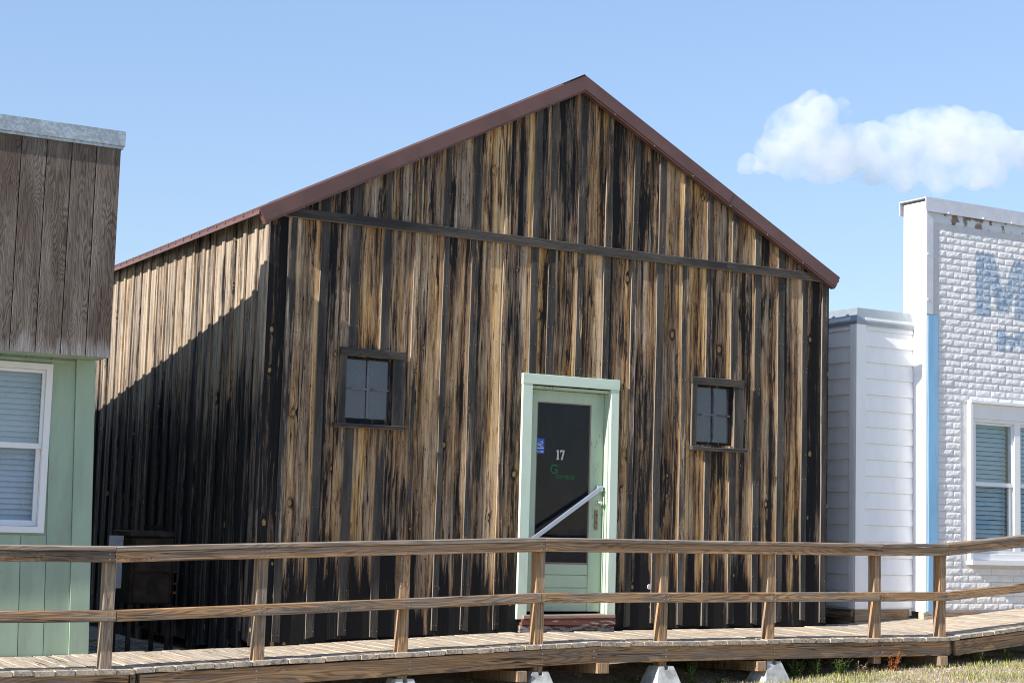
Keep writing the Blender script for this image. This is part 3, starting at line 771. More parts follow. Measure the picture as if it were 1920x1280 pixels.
for k, (a, b, za, zb, gy) in enumerate(RIM):
    # follow the deck in short straight lengths
    n = 1
    me = plank('rim_board', .138, .038, (Vector((b-a, 0, zb-za))).length, random.Random(70+k), 4, .003, .001, 0)
    part('rim_board', me, M_LUM, bwk, frame((a, YF, za), (0, 0, -1), (b-a, 0, zb-za)), (gy*.5, .25, 0))
for k, (xx, yy) in enumerate(((-1.39, 0), (6.762, 0))):
    part('joist', plank('joist', .038, .13, 1.15, random.Random(80+k), 2), M_LUM, bwk, frame((xx-.019, YF+.03, lerp(ZF, xx)-.036), (1, 0, 0), (0, 1, 0)), (.3, .7, 0))
for k, (xx, zz, tw) in enumerate(((-.10, -.505, .1), (2.70, -.345, .12), (4.41, -.358, .10), (6.62, -.345, .10), (1.9, -.40, .09))):
    g = chbox(-tw/2, tw/2, 0, 1.1, -.09, 0, .004)
    part('support_beam', g.me('support_beam'), M_LUM, bwk, frame((xx, YF-.045+rnd.uniform(0, .03), zz), (1, 0, 0), (0, .05, 1)), (.2, .1, 0))
g = G()
for xx in (-2.9, -.45, .85, 2.09, 3.35, 4.55, 5.85, 6.68, 2.60, 7.9):
    for dz in (-.06, -.115): g.tube((xx+.012, YF+.002, lerp(ZF, xx)-dz*0+dz-.012), (xx+.012, YF-.006, lerp(ZF, xx)+dz-.012), .010, .008, 8)
o = part('bolt_head', g.me('bolt_head'), M_NAIL, bwk); o['kind'] = 'stuff'
# foundation boards behind the deck
# ---------------------------------------------------------------- railing
rail = empty('wooden_railing', 3, -1.2, -.2, 'brown two-rail wooden railing with posts along the edge of the boardwalk', 'railing')
TOP = [(-3.7, .553), (-1.575, .563), (-.40, .602), (2.11, .702), (3.9, .714), (5.86, .722), (6.705, .737), (9.9, 1.045)]
MID = [(-3.7, .092), (-1.545, .101), (-.38, .143), (2.085, .241), (3.9, .255), (5.83, .262), (6.705, .270), (9.9, .540)]
PX = [(-2.86, -.01), (-1.594, 0), (-.408, 0), (.822, 0), (2.09, 0), (3.357, 0), (4.553, 0), (5.838, 0), (6.675, 0), (7.945, 0), (9.1, 0)]
for k, (xx, _) in enumerate(PX):
    rng = random.Random(40+k); zt = lerp(TOP, xx)-.038; zb = max(ground_z(xx, -1.15)+.0, lerp(ZF, xx)-.24)
    lean = {4: .0, 5: .008, 2: .006}.get(k, rng.uniform(-.004, .004))
    me = plank('post', .089, .089, zt-zb, rng, 3, .005, .001, .001)
    part('post', me, M_LUM, rail, frame((xx-.0445, YF+.0395, zb), (1, 0, 0), (lean, 0, 1)), ((.9 if k == 1 else .75 if k == 2 else rng.choice((.15, .3, .45))), .15, 0))
SEG = [(-3.7, -1.578, .55, .7), (-1.574, 2.104, .1, .2), (2.108, 5.858, .0, .25), (5.862, 6.705, .05, .3), (6.708, 9.9, .35, .3)]
for k, (a, b, gy, dk) in enumerate(SEG):
    pts = [a]+[p[0] for p in TOP if a+.2 < p[0] < b-.2]+[b]
    za, zb = lerp(TOP, a+.002), lerp(TOP, b-.002)
    L = Vector((b-a, 0, zb-za)).length; rng = random.Random(60+k)
    part('cap_rail', plank('cap_rail', .135, .036, L, rng, 4, .006, .0015, .001), M_LUM, rail, frame((a, YF-.012+.135, za), (0, -1, 0), (b-a, 0, zb-za)), (1.25, .1, 0))
    part('top_rail', plank('top_rail', .080, .038, L, rng, 4, .005, .0015, .001), M_LUM, rail, frame((a, YF, za-.0365), (0, 0, -1), (b-a, 0, zb-za)), (gy, dk, 0))
SEGM = [(-3.7, -1.548, .75, .7), (-1.544, 2.078, .45, .3), (2.082, 5.828, .5, .2), (5.832, 6.70, .2, .2), (6.704, 9.9, .2, .2)]
for k, (a, b, gy, dk) in enumerate(SEGM):
    za, zb = lerp(MID, a+.002), lerp(MID, b-.002)
    L = Vector((b-a, 0, zb-za)).length; rng = random.Random(160+k)
    part('mid_rail', plank('mid_rail', .086, .038, L, rng, 4, .006, .0015, .001), M_LUM, rail, frame((a, YF, za), (0, 0, -1), (b-a, 0, zb-za)), (gy, dk, 0))
g = G()
for xx, _ in PX:
    for tab, dz in ((TOP, -.055), (TOP, -.095), (MID, -.025), (MID, -.062)):
        for dx in (-.022, .022):
            z_ = lerp(tab, xx+dx)+dz; g.tube((xx+dx, YF+.002, z_), (xx+dx, YF-.003, z_), .006, .005, 6)
o = part('screw_head', g.me('screw_head'), M_NAIL, rail); o['kind'] = 'stuff'
# ---------------------------------------------------------------- concrete pier blocks
def pier(x, zt, yc=-1.165):
    zb = ground_z(x, yc)-.02; g = G(); h = zt-zb
    def ring(r, z): return [(-r, -r, z), (r, -r, z), (r, r, z), (-r, r, z)]
    b, t = .155, .088
    w_, d_ = .022, .03
    # frustum with a slot across the top from front to back
    g.add([(-b, -b, 0), (b, -b, 0), (b, b, 0), (-b, b, 0), (-t, -t, h-d_), (t, -t, h-d_), (t, t, h-d_), (-t, t, h-d_)], [(3, 2, 1, 0), (0, 1, 5, 4), (1, 2, 6, 5), (2, 3, 7, 6), (3, 0, 4, 7), (4, 5, 6, 7)])
    t2 = t-.012
    for s in (-1, 1):
        xa, xb = (-t, -w_) if s < 0 else (w_, t)
        xa2, xb2 = (-t2, -w_) if s < 0 else (w_, t2)
        g.add([(xa, -t, h-d_+.0004), (xb, -t, h-d_+.0004), (xb, t, h-d_+.0004), (xa, t, h-d_+.0004), (xa2, -t2, h), (xb2, -t2, h), (xb2, t2, h), (xa2, t2, h)], [(3, 2, 1, 0), (0, 1, 5, 4), (1, 2, 6, 5), (2, 3, 7, 6), (3, 0, 4, 7), (4, 5, 6, 7)])
    return g.me('concrete_pier_block'), zb, yc
for k, (xx, zt, lab) in enumerate(((.832, -.446, 'leftmost grey concrete pier block, cut by the bottom edge, under the sloping boardwalk'),
                                   (2.093, -.412, 'grey concrete pier block under the railing post in front of the green door'),
                                   (3.375, -.388, 'grey concrete pier block just right of the green door under the boardwalk edge'),
                                   (4.570, -.364, 'rightmost grey concrete pier block beside weeds, below the right barn window'))):
    me, zb, yc = pier(xx, zt)
    o = part('concrete_pier_block', me, M_CONC, None, T(xx, yc, zb)); tag(o, lab, 'concrete block', 'concrete pier blocks under the boardwalk')

# ================================================================ LEFT STOREFRONT
lb = empty('storefront_building', -3, 0, -.3, 'green painted storefront with dark plywood false front and white window at left', 'building')
PYF = -.353; PXR = -1.437
xr = PXR; k = 0
while xr > -6.2:
    rng = random.Random(700+k); wd = .1975
    part('plywood_panel', plank('plywood_panel', wd-.006, .012, 3.75-2.03, rng, 2, .003, .0, 0), M_PLY, lb, T(xr-wd+.003, PYF, 2.028), (0, 0, 0))
    xr -= wd; k += 1
g = G(); g.box(-6.2, PXR-.004, PYF+.013, -.01, 2.04, 3.75); part('false_front_core', g.me('false_front_core'), plain('dark groove boards', (.03, .025, .022), .9), lb)
g = G(); g.box(-6.2, PXR-.006, PYF+.014, -.012, 2.030, 2.0395); part('soffit', g.me('soffit'), M_GREENW, lb)
g = G(); g.box(-6.2, PXR+.022, PYF-.03, .02, 3.738, 3.858); g.box(-6.2, PXR+.012, PYF-.018, .01, 3.715, 3.7375)
part('parapet_cap', g.me('parapet_cap'), M_GALV, lb)
# rear roof sloping back, and side wall
g = G(); g.prism([(.021, 3.66), (6.5, 2.50), (6.5, 2.40), (.021, 3.56)], -6.2, PXR, 'x'); part('shed_roof', g.me('shed_roof'), M_GALV2, lb)
g = G(); g.prism([(.032, -.42), (6.4, -.44), (6.4, 2.41), (.032, 3.54)], -1.50, -1.46, 'x'); part('side_wall', g.me('side_wall'), M_GREENW, lb)
g = G(); g.prism([(.032, -.42), (6.4, -.44), (6.4, 2.41), (.032, 3.54)], -6.15, -6.11, 'x'); part('side_wall', g.me('side_wall'), M_GREENW, lb)
g = G(); g.box(-6.11, -1.501, 6.35, 6.399, -.44, 2.40); part('rear_wall', g.me('rear_wall'), M_GREENW, lb)
g = G(); g.box(-6.11, -1.501, .05, 6.34, -.40, -.34); part('floor_slab', g.me('floor_slab'), M_DARK, lb)
# green front wall: grooved siding strips
SH = lambda z: -.030*(z+.33)            # the wall leans a little
xr = -1.385-.155; k = 0
WX0, WX1, WZ0, WZ1 = -2.72, -1.795, .632, 1.975
def shear_me(me, ox):
    for v in me.vertices: v.co.x += -.030*(v.co.z)
    return me
while xr > -6.0:
    rng = random.Random(760+k); wd = .2; a, b = xr-wd+.003, xr-.003
    g = G(); z0 = -.33
    def strip(za, zb):
        g.add([(xa+SH(zz), yy, zz) for zz in (za, zb) for yy in (0, .014) for xx in (0, 1) for xa in ((a if xx == 0 else b),)], [(0, 2, 3, 1), (4, 5, 7, 6), (0, 1, 5, 4), (2, 6, 7, 3), (0, 4, 6, 2), (1, 3, 7, 5)])
    if b > WX0-.0 and a < WX1+.02-.03:
        strip(WZ1+.02, 2.03); part('siding_strip', g.me('siding_strip'), M_GREENW, lb); g = G(); strip(z0, WZ0-.02)
    else: strip(z0, 2.03)
    part('siding_strip', g.me('siding_strip'), M_GREENW, lb); xr -= wd; k += 1
g = G(); g.box(-6.1, WX0-.03, .0145, .03, -.33, 2.03); g.box(WX1-.03, -1.50, .0145, .03, -.33, 2.03); g.box(WX0-.03, WX1-.03, .0145, .03, -.33, WZ0); g.box(WX0-.03, WX1-.03, .0145, .03, WZ1, 2.03)
part('wall_backing', g.me('wall_backing'), M_GREENW, lb)
g = G(); g.add([(xx+SH(zz), yy, zz) for zz in (-.328, 2.028) for yy in (-.02, .05) for xx in (-1.540, -1.385)], [(0, 2, 3, 1), (4, 5, 7, 6), (0, 1, 5, 4), (2, 6, 7, 3), (0, 4, 6, 2), (1, 3, 7, 5)])
part('corner_trim', g.me('corner_trim'), M_GREENW, lb)
g = G(); g.add([(xx+SH(zz), yy, zz) for zz in (-.335, 2.02) for yy in (.0505, .09) for xx in (-1.40, -1.372)], [(0, 2, 3, 1), (4, 5, 7, 6), (0, 1, 5, 4), (2, 6, 7, 3), (0, 4, 6, 2), (1, 3, 7, 5)])
part('corner_edge', g.me('corner_edge'), M_SIDE, lb, None, (.3, .3, 0))
g = G(); g.box(-6.1, -1.62, -.012, -.0005, 1.985, 2.012); part('head_batten', g.me('head_batten'), M_GREENW, lb)

def dh_window(parent, x0, x1, z0, z1, yf, zmid, ycut, mull=None, slat=M_BLIND, fr_w=.045, pitch=.047, tone=None, left=None, name='window'):
    """white double-hung window(s) with blinds; frame outer box x0..x1,z0..z1, face at yf"""
    wdw = empty(name, (x0+x1)/2, yf, z0); wdw.parent = parent; wdw.matrix_basis = WM[parent.name].inverted() @ WM[wdw.name]
    g = G(); f = fr_w; yb = yf+.10
    g.box(x0, x0+f, yf, yb, z0, z1); g.box(x1-f, x1, yf, yb, z0, z1); g.box(x0+f, x1-f, yf, yb, z1-f, z1); g.box(x0+f, x1-f, yf, yb, z0, z0+f)
    bays = [(x0+f, x1-f)]
    if mull: 
        g.box(mull-.045, mull+.045, yf, yb, z0+f, z1-f); bays = [(x0+f, mull-.045), (mull+.045, x1-f)]
    part('window_frame', g.me('window_frame'), M_TRIM, wdw)
    for a, b in bays:
        a += .002; b -= .002
        g = G(); y0, y1 = yf+.022, yf+.05; s = .024
        zt = z1-f-.002; zl = z0+f+.002
        g.box(a, a+s, y0, y1, zmid-.02, zt); g.box(b-s, b, y0, y1, zmid-.02, zt); g.box(a+s, b-s, y0, y1, zt-s, zt); g.box(a+s, b-s, y0-.004, y1, zmid-.022, zmid+.022)
        part('upper_sash', g.me('upper_sash'), M_TRIM, wdw)
        g = G(); y2, y3 = yf+.052, yf+.08; s2 = .034
        g.box(a, a+s2, y2, y3, zl, zmid+.018); g.box(b-s2, b, y2, y3, zl, zmid+.018); g.box(a+s2, b-s2, y2, y3, zl, zl+.045)
        part('lower_sash', g.me('lower_sash'), M_TRIM, wdw)
        g = G(); g.box(a+s, b-s, yf+.034, yf+.038, zmid+.022, zt-s); part('pane', g.me('pane'), M_GLASS, wdw)
        g = G(); g.box(a+s2, b-s2, yf+.064, yf+.068, zl+.045, zmid-.022); part('pane', g.me('pane'), M_GLASS2, wdw)
        z = zt-.03; k = 0
        th = R(24)
        sm = None
        while z > zl+.03:
            if sm is None:
                sm = chbox(0, b-a-.02, -.001, .001, -.024, .024, .0005).me('blind_slat')
            M = T(a+.01, yf+.125, z) @ Matrix.Rotation(-th+rnd.uniform(-.06, .06), 4, 'X')
            part('blind_slat', sm, slat, wdw, M); z -= pitch; k += 1
        g = G()
        for xx in (a+.12*(b-a), b-.12*(b-a)): g.tube((xx, yf+.098, zl+.02), (xx, yf+.098, zt), .0022, None, 5)
        part('blind_cord', g.me('blind_cord'), slat, wdw)
    g = G(); g.box(x0-.02, x1+.02, yf+.30, yf+.32, z0-.05, z1+.05); g.box(x0-.02, x0-.0, yb+.001, yf+.3, z0-.05, z1+.05); g.box(x1, x1+.02, yb+.001, yf+.3, z0-.05, z1+.05)
    part('dark_room', g.me('dark_room'), M_DARK, wdw)
    return wdw
# cavity for the room behind the window is inside the side wall prism, so the wall prism starts behind it
dh_window(lb, WX0, WX1, WZ0, WZ1, -.022, 1.316, 0, slat=M_BLIND, fr_w=.05, pitch=.044)

# ================================================================ RIGHT ANNEX
an = empty('siding_annex', 7.2, .2, 0, 'narrow white lap siding annex with metal cap between the barn and the brick building', 'building')
AX0, AX1, AY = 6.80, 7.597, .2
zc = .03; hgt = .1735; k = 0
while zc < 3.02:
    z1_ = min(zc+hgt, 3.06)
    g = G(); g.prism([(AY-.018, zc+.007), (AY+.0, zc+.007), (AY+.0, z1_), (AY-.004, z1_)], AX0+.112, AX1-.001, 'x'); part('siding_board', g.me('siding_board'), M_WHITE, an)
    g = G(); g.prism([(AX0-.0, zc+.007), (AX0-.018, zc+.007), (AX0-.004, z1_), (AX0-.0, z1_)], AY+.06, 4.0); part('siding_board', g.me('siding_board'), M_WHITE, an)
    zc += hgt; k += 1
g = G(); g.box(AX0+.0005, AX1-.002, AY+.0005, 4.0, -.05, 3.12); part('wall_core', g.me('wall_core'), M_WHITE, an)
part('corner_trim', chbox(AX0-.024, AX0+.11, AY-.026, AY-.0005, .022, 3.065, .003).me('corner_trim'), M_WHITE, an)
part('corner_trim', chbox(AX0-.0245, AX0-.0008, AY, AY+.085, .022, 3.066, .003).me('corner_trim'), M_WHITE, an)
g = G(); g.box(AX0+.111, AX1-.001, AY-.022, AY-.001, 3.0605, 3.12); g.box(AX0-.022, AX0-.0005, AY+.086, 4.0, 3.067, 3.12); part('frieze_board', g.me('frieze_board'), M_WHITE, an)
# sloped drip cap, mitred at the corner
g = G(); e = .004; X0, X1 = AX0-.024, AX1-.0015; Y0 = AY-.026
zb_, zt_ = 3.075, 3.225
g.add([(X0-e, Y0-e, zb_), (X1, Y0-e, zb_), (X1, Y0+.06, zt_), (X0+.06, Y0+.06, zt_), (X0-e, 4.0, zb_), (X0+.06, 4.0, zt_),
       (X0-e, Y0-e, zb_-.035), (X1, Y0-e, zb_-.035), (X0-e, 4.0, zb_-.035), (X1, 4.0, zt_), (X1, 4.0, zb_-.03), (X1-.001, Y0, zb_-.034), (X0, Y0, zb_-.034), (X0, 4.0, zb_-.034)],
      [(0, 1, 2, 3), (4, 0, 3, 5), (6, 7, 1, 0), (8, 6, 0, 4), (3, 2, 9, 5), (6, 12, 11, 7), (6, 8, 13, 12), (1, 7, 11, 2)])
part('roof_cap', g.me('roof_cap'), M_GALV2, an)
part('foundation_board', plank('foundation_board', .21, .036, 7.56-6.80, random.Random(8), 2), M_LUM, an, frame((6.795, AY-.008, .018), (0, 0, -1), (1, 0, 0)), (.5, .1, 0))
part('foundation_board', plank('foundation_board', .17, .036, 1.5, random.Random(9), 2), M_LUM, an, frame((AX0-.016, AY+1.55, .012), (0, 0, -1), (0, -1, 0)), (.3, .9, 0))
part('foundation_board', plank('foundation_board', .12, .03, 1.5, random.Random(10), 2), M_LUM, an, frame((AX0-.002, AY+1.55, -.16), (0, 0, -1), (0, -1, 0)), (.3, 1, 0))

# ================================================================ BRICK BUILDING
bb = empty('brick_building', 9, 0, 0, 'white painted brick storefront with faded blue lettering and light blue corner strip', 'building')
BX0, BX1, BT = 7.60, 11.6, 4.36
OY = 0.0
WIN = (8.205, 10.10, .56, 2.27)
g = G(); g.box(7.70, WIN[0]-.01, .001, .08, -.05, BT); g.box(WIN[1]+.01, BX1, .001, .08, -.05, BT); g.box(WIN[0]-.01, WIN[1]+.01, .001, .08, -.05, WIN[2]-.01); g.box(WIN[0]-.01, WIN[1]+.01, .001, .08, WIN[3]+.01, BT)
part('mortar_bed', g.me('mortar_bed'), M_MORT, bb)
def brick_me(seed, L, H):
    rr = random.Random(seed); g = G(); nx, nz = 6, 3; vs = []; d = .0060
    for j in range(nz+1):
        for i in range(nx+1):
            ed = i in (0, nx) or j in (0, nz)
            yy = -.004 if ed else -(d*rr.uniform(.5, 1.15)+.003)
            jx = 0 if i in (0, nx) else rr.uniform(-.006, .006); jz = 0 if j in (0, nz) else rr.uniform(-.004, .004)
            vs.append((L*i/nx+jx, yy, H*j/nz+jz))
    fs = [(j*(nx+1)+i, j*(nx+1)+i+1, (j+1)*(nx+1)+i+1, (j+1)*(nx+1)+i) for j in range(nz) for i in range(nx)]
    nb = len(vs); rim = [i for i in range(nx+1)]+[j*(nx+1)+nx for j in range(1, nz+1)]+[nz*(nx+1)+i for i in range(nx-1, -1, -1)]+[j*(nx+1) for j in range(nz-1, 0, -1)]
    vs += [(vs[i][0], .003, vs[i][2]) for i in rim]; m = len(rim)
    fs += [(rim[(k+1) % m], rim[k], nb+k, nb+(k+1) % m) for k in range(m)]
    g.add(vs, fs); return g
PH, PL = .0752, .2255
BM = [brick_me(s, PL-.007, PH-.009).me('brick') for s in range(8)]; BH = [brick_me(s+50, PL/2-.007, PH-.009).me('brick') for s in range(4)]
rest = G(); nb = 0; row = 0; z = .02
WO = (WIN[0]-.005, WIN[1]+.005, WIN[2]-.06, WIN[3]+.03)
while z < BT-.15-PH:
    x = 7.782-(PL/2 if row % 2 else 0)
    while x < BX1-.05:
        a, L, half = x, PL, False
        if a < 7.78: a = 7.782; L = PL/2; half = True
        xe = a+L; zc_ = z+PH/2; inz = WO[2] < zc_ < WO[3]
        skip = False
        if inz and xe > WO[0] and a < WO[1]:
            if a+PL/2 <= WO[0]+.03: L = PL/2; half = True
            else: skip = True
        if not skip:
            rr = random.Random(row*97+int(a*50)); M = T(a+.0035, rr.uniform(-.002, .003), z+.0045)
            if a < 9.17 and nb < 298 and not (inz and False) and z > -.1 and (a-9.1)*0 == 0 and z > lerp(ZF, a)+.16*0:
                part('brick', rr.choice(BH if half else BM), M_BRICK, bb, M); nb += 1
            else:
                q = brick_me(rr.randint(0, 9), (PL/2 if half else PL)-.007, PH-.009); rest.add([M @ Vector(v) for v in q.v], q.f)
        x = xe if not skip else x+PL
        if half and a == 7.782: x = 7.782+PL/2
    z += PH; row += 1
if rest.v: o = part('brickwork', rest.me('brickwork'), M_BRICK, bb); o['kind'] = 'stuff'
part('header_board', plank('header_board', .135, .02, BX1-7.70, random.Random(3), 4), M_PEEL, bb, frame((7.70, -.008, BT-.003), (0, 0, -1), (1, 0, 0)))
# white metal return on the left side, corner trims, blue strip
g = G(); g.box(BX0, 7.70, .002, .345, 0, BT+.085); g.box(BX0+.001, BX0+.1, .3455, 5, 0, 3.05); part('side_return', g.me('side_return'), M_METALW, bb)
part('corner_trim', chbox(BX0-.003, 7.694, -.019, .0015, 3.20, BT-.004, .002).me('corner_trim'), M_CAPW, bb)
part('corner_trim', chbox(BX0-.0035, BX0+.018, -.010, .0012, .005, 3.198, .002).me('corner_trim'), M_METALW, bb)
g = G(); me = plank('corner_strip', .148, .018, 3.19, random.Random(5), 6, .005, .004, .002); part('corner_strip', me, M_BLUE, bb, T(7.620, -.018, .006))
g = G(); me = plank('shadow_board', .012, .012, 3.1, random.Random(6), 2); part('corner_bead', me, M_MORT, bb, T(7.770, -.012, .01))
# cap
g = G()
g.box(BX0-.03, BX1+.05, -.036, -.024, BT-.03, BT+.125); g.box(BX0-.03, BX1+.05, -.024, .39, BT+.113, BT+.125); g.box(BX0-.03, BX1+.05, .378, .39, BT-.03, BT+.1129)
g.box(BX0-.029, BX1, -.040, -.0365, BT-.032, BT-.012)
part('parapet_cap', g.me('parapet_cap'), M_CAPW, bb)
g = G()
for xx in (7.9, 8.42, 8.86, 9.4): g.tube((xx, -.040, BT-.020), (xx, -.047, BT-.020), .011, .008, 8)
for zz in (3.36, 3.86): g.tube((7.615, -.019, zz), (7.615, -.025, zz), .010, .008, 8)
o = part('screw_head', g.me('screw_head'), M_METALW, bb); o['kind'] = 'stuff'
g = G(); g.box(BX0+.02, BX1, .09, .34, 2.4, BT-.01); g.box(BX0+.11, BX1, .33, 5, -.1, 3.0); part('wall_core', g.me('wall_core'), M_MORT, bb)
part('foundation_board', plank('foundation_board', .11, .05, 1.3, random.Random(12), 2), M_LUM, bb, frame((7.70, -.03, .004), (0, 0, -1), (1, 0, 0)), (.6, .2, 0))
part('foundation_board', plank('foundation_board', .14, .08, .13, random.Random(13), 1), M_DECK, bb, frame((7.565, -.02, .0), (0, 0, -1), (1, 0, 0)), (.3, .0, 0))
# window: outer casing and the two double-hung units
g = G(); a, b, p, q = WIN
g.box(a, a+.035, -.062, .0, p, q); g.box(a, b, -.075, .0, q+.0005, q+.028); g.box(b-.035, b, -.062, .0, p, q); g.box(a-.0, b, -.085, .0, p-.05, p-.0005)
part('window_casing', g.me('window_casing'), M_TRIM, bb)
part('casing_board', chbox(a+.036, b-.036, -.030, .0, q-.165, q-.0005, .003).me('casing_board'), M_TRIM, bb)
part('casing_board', chbox(a+.036, b-.036, -.030, .0, p+.0005, p+.07, .003).me('casing_board'), M_TRIM, bb)
part('casing_board', chbox(a+.036, a+.082, -.030, .0, p+.0705, q-.1655, .003).me('casing_board'), M_TRIM, bb)
dh_window(bb, a+.083, b-.05, p+.071, q-.166, -.014, 1.390, 0, mull=8.965, slat=M_BLINDG, fr_w=.036, pitch=.0505)

# ================================================================ things in the gap
mc = empty('old_cabinet', -.55, 1.1, -.42, 'dark rusty iron cabinet on legs standing in the shaded gap beside the barn', 'cabinet')
gz = ground_z(-.5, 1.1)
X0, X1, Y0, Y1 = -.765, -.375, 1.0, 1.5
part('cabinet_body', chbox(X0, X1, Y0+.01, Y1, .02, .60, .01).me('cabinet_body'), M_RUST, mc)
part('cabinet_top', chbox(X0-.02, X1+.015, Y0-.01, Y1+.02, .605, .655, .008).me('cabinet_top'), M_RUST, mc)
part('door_panel', chbox(X0+.03, X1-.03, Y0-.006, Y0+.009, .30, .585, .006).me('door_panel'), M_RUST, mc)
part('door_panel', chbox(X0+.03, X1-.03, Y0-.006, Y0+.009, .03, .285, .006).me('door_panel'), M_RUST, mc)
for xx, yy in ((X0+.02, Y0+.03), (X1-.02, Y0+.03), (X0+.02, Y1-.03), (X1-.02, Y1-.03)):
    part('leg', chbox(xx-.018, xx+.018, yy-.018, yy+.018, gz-.02, .02, .004).me('leg'), M_RUST, mc)
part('rusty_post', chbox(X1+.002, X1+.026, Y0-.012, Y0+.02, gz-.01, .29, .004).me('rusty_post'), M_RUST, mc)
g = G(); rr = random.Random(4)
for kk in range(26):
    zz = rr.uniform(-.02, .28); g.box(X1+.004, X1+.026, Y0-.016, Y0-.0125, zz, zz+rr.uniform(.02, .05))
part('rust_flakes', g.me('rust_flakes'), M_RUSTO, mc)
g = G(); g.box(-.25*0, .22, -.012, .012, 0, .03); o = part('loose_lath', g.me('loose_lath'), M_SIDE, None, T(-.60, 1.15, .682) @ Matrix.Rotation(R(7), 4, 'Y'), (.4, .3, 0)); tag(o, 'loose grey lath lying on top of the dark rusty cabinet', 'wood strip')
g = G(); g.box(-.985, -.858, .93, .95, .575, .612); g.box(-.985, -.858, .938, .95, .16, .575); g.box(-.870, -.858, .951, .99, .17, .61); g.box(-.985, -.95, .951, .99, gz-.02, .16)
o = part('sheet_metal_panel', g.me('sheet_metal_panel'), plain('blue grey sheet metal', (.19, .215, .27), .4, .4, .5, .08), None); tag(o, 'upright narrow blue grey sheet metal panel left of the rusty cabinet', 'metal panel')
g = G(); g.box(-1.33, -1.0, 1.5, 1.9, .12, .26); g.box(-1.32, -1.02, 1.52, 1.88, .262, .30)
for xx in (-1.3, -1.04):
    for yy in (1.54, 1.86): g.box(xx-.02, xx+.02, yy-.02, yy+.02, gz-.02, .12)
o = part('metal_bench', g.me('metal_bench'), plain('dark blue metal', (.05, .07, .12), .4, .2, .5, .2), None); tag(o, 'low dark blue metal bench behind the corner of the green storefront', 'bench')
# pale chips on the shaded ground of the gap
g = G(); rr = random.Random(77)
for kk in range(260):
    xx, yy = rr.uniform(-1.35, .0), rr.uniform(.1, 3.0); a = rr.uniform(0, 3.14); l = rr.uniform(.012, .05); ww = rr.uniform(.008, .02); zz = ground_z(xx, yy)+.008
    g.box(-l, l, -ww, ww, 0, .01, T(xx, yy, zz) @ Matrix.Rotation(a, 4, 'Z') @ Matrix.Rotation(rr.uniform(-.3, .3), 4, 'X'))
o = part('wood_chips', g.me('wood_chips'), M_STONE, None); tag(o, 'pale wood chips and stones scattered in the shaded gap', 'debris', None, 'stuff')

# ================================================================ ground cover and weeds
def blades(n, xr_, yr_, h, rng, dens=None):
    g = G()
    for _ in range(n):
        for _t in range(6):
            x, y = rng.uniform(*xr_), rng.uniform(*yr_)
            if dens is None or dens(x, y) > rng.random(): break
        else: continue
        z = ground_z(x, y)-.004; a = rng.uniform(0, 6.28); hh = rng.uniform(*h); ww = rng.uniform(.0018, .0042); ln = rng.uniform(.1, .8)*hh
        dx, dy = math.cos(a), math.sin(a); px, py = -dy*ww, dx*ww
        g.v += [(x-px, y-py, z), (x+px, y+py, z), (x+dx*ln*.4+px*.8, y+dy*ln*.4+py*.8, z+hh*.6), (x+dx*ln*.4-px*.8, y+dy*ln*.4-py*.8, z+hh*.6), (x+dx*ln, y+dy*ln, z+hh)]
        k = len(g.v)-5; g.f += [(k, k+1, k+2, k+3), (k+3, k+2, k+4)]
    me = bpy.data.meshes.new('grass'); me.from_pydata(g.v, [], g.f); me.update(); return me
from mathutils import noise as mn
pn = lambda x, y, s, o: .5+.5*mn.noise(Vector((x*s+o, y*s, o*.37)))
rg = random.Random(21)
d1 = lambda x, y: max(0, min(1, (pn(x, y, 1.6, 3)-.40)*4))
d2 = lambda x, y: max(.05, min(1, (.62-pn(x, y, 1.6, 3))*4))
tag(part('grass', blades(17000, (1.5, 10), (-3.2, -1.18), (.015, .065), rg, d1), M_GRASS, None), 'short green grass in front of the boardwalk', 'grass', None, 'stuff')
tag(part('dry_grass', blades(15000, (1.0, 10), (-3.2, -1.0), (.012, .05), rg, d2), M_DRYG, None), 'dry straw coloured grass between the gravel patches', 'dry grass', None, 'stuff')
g = G()
for _ in range(2600):
    x, y = rg.uniform(.5, 9.5), rg.uniform(-3.2, -.4); r = rg.uniform(.004, .016)*(1.5 if rg.random() < .08 else 1); z = ground_z(x, y)
    M = T(x, y, z) @ Matrix.Rotation(rg.uniform(0, 6), 4, 'Z'); q = [(-r, -r*.7, 0), (r*.8, -r, 0), (r, r*.8, 0), (-r*.9, r, 0), (0, 0, r*.9)]
    g.add([M @ Vector(v) for v in q], [(0, 1, 4), (1, 2, 4), (2, 3, 4), (3, 0, 4)])
tag(part('gravel', g.me('gravel'), M_STONE, None), 'loose pale gravel in front of the boardwalk', 'gravel', None, 'stuff')
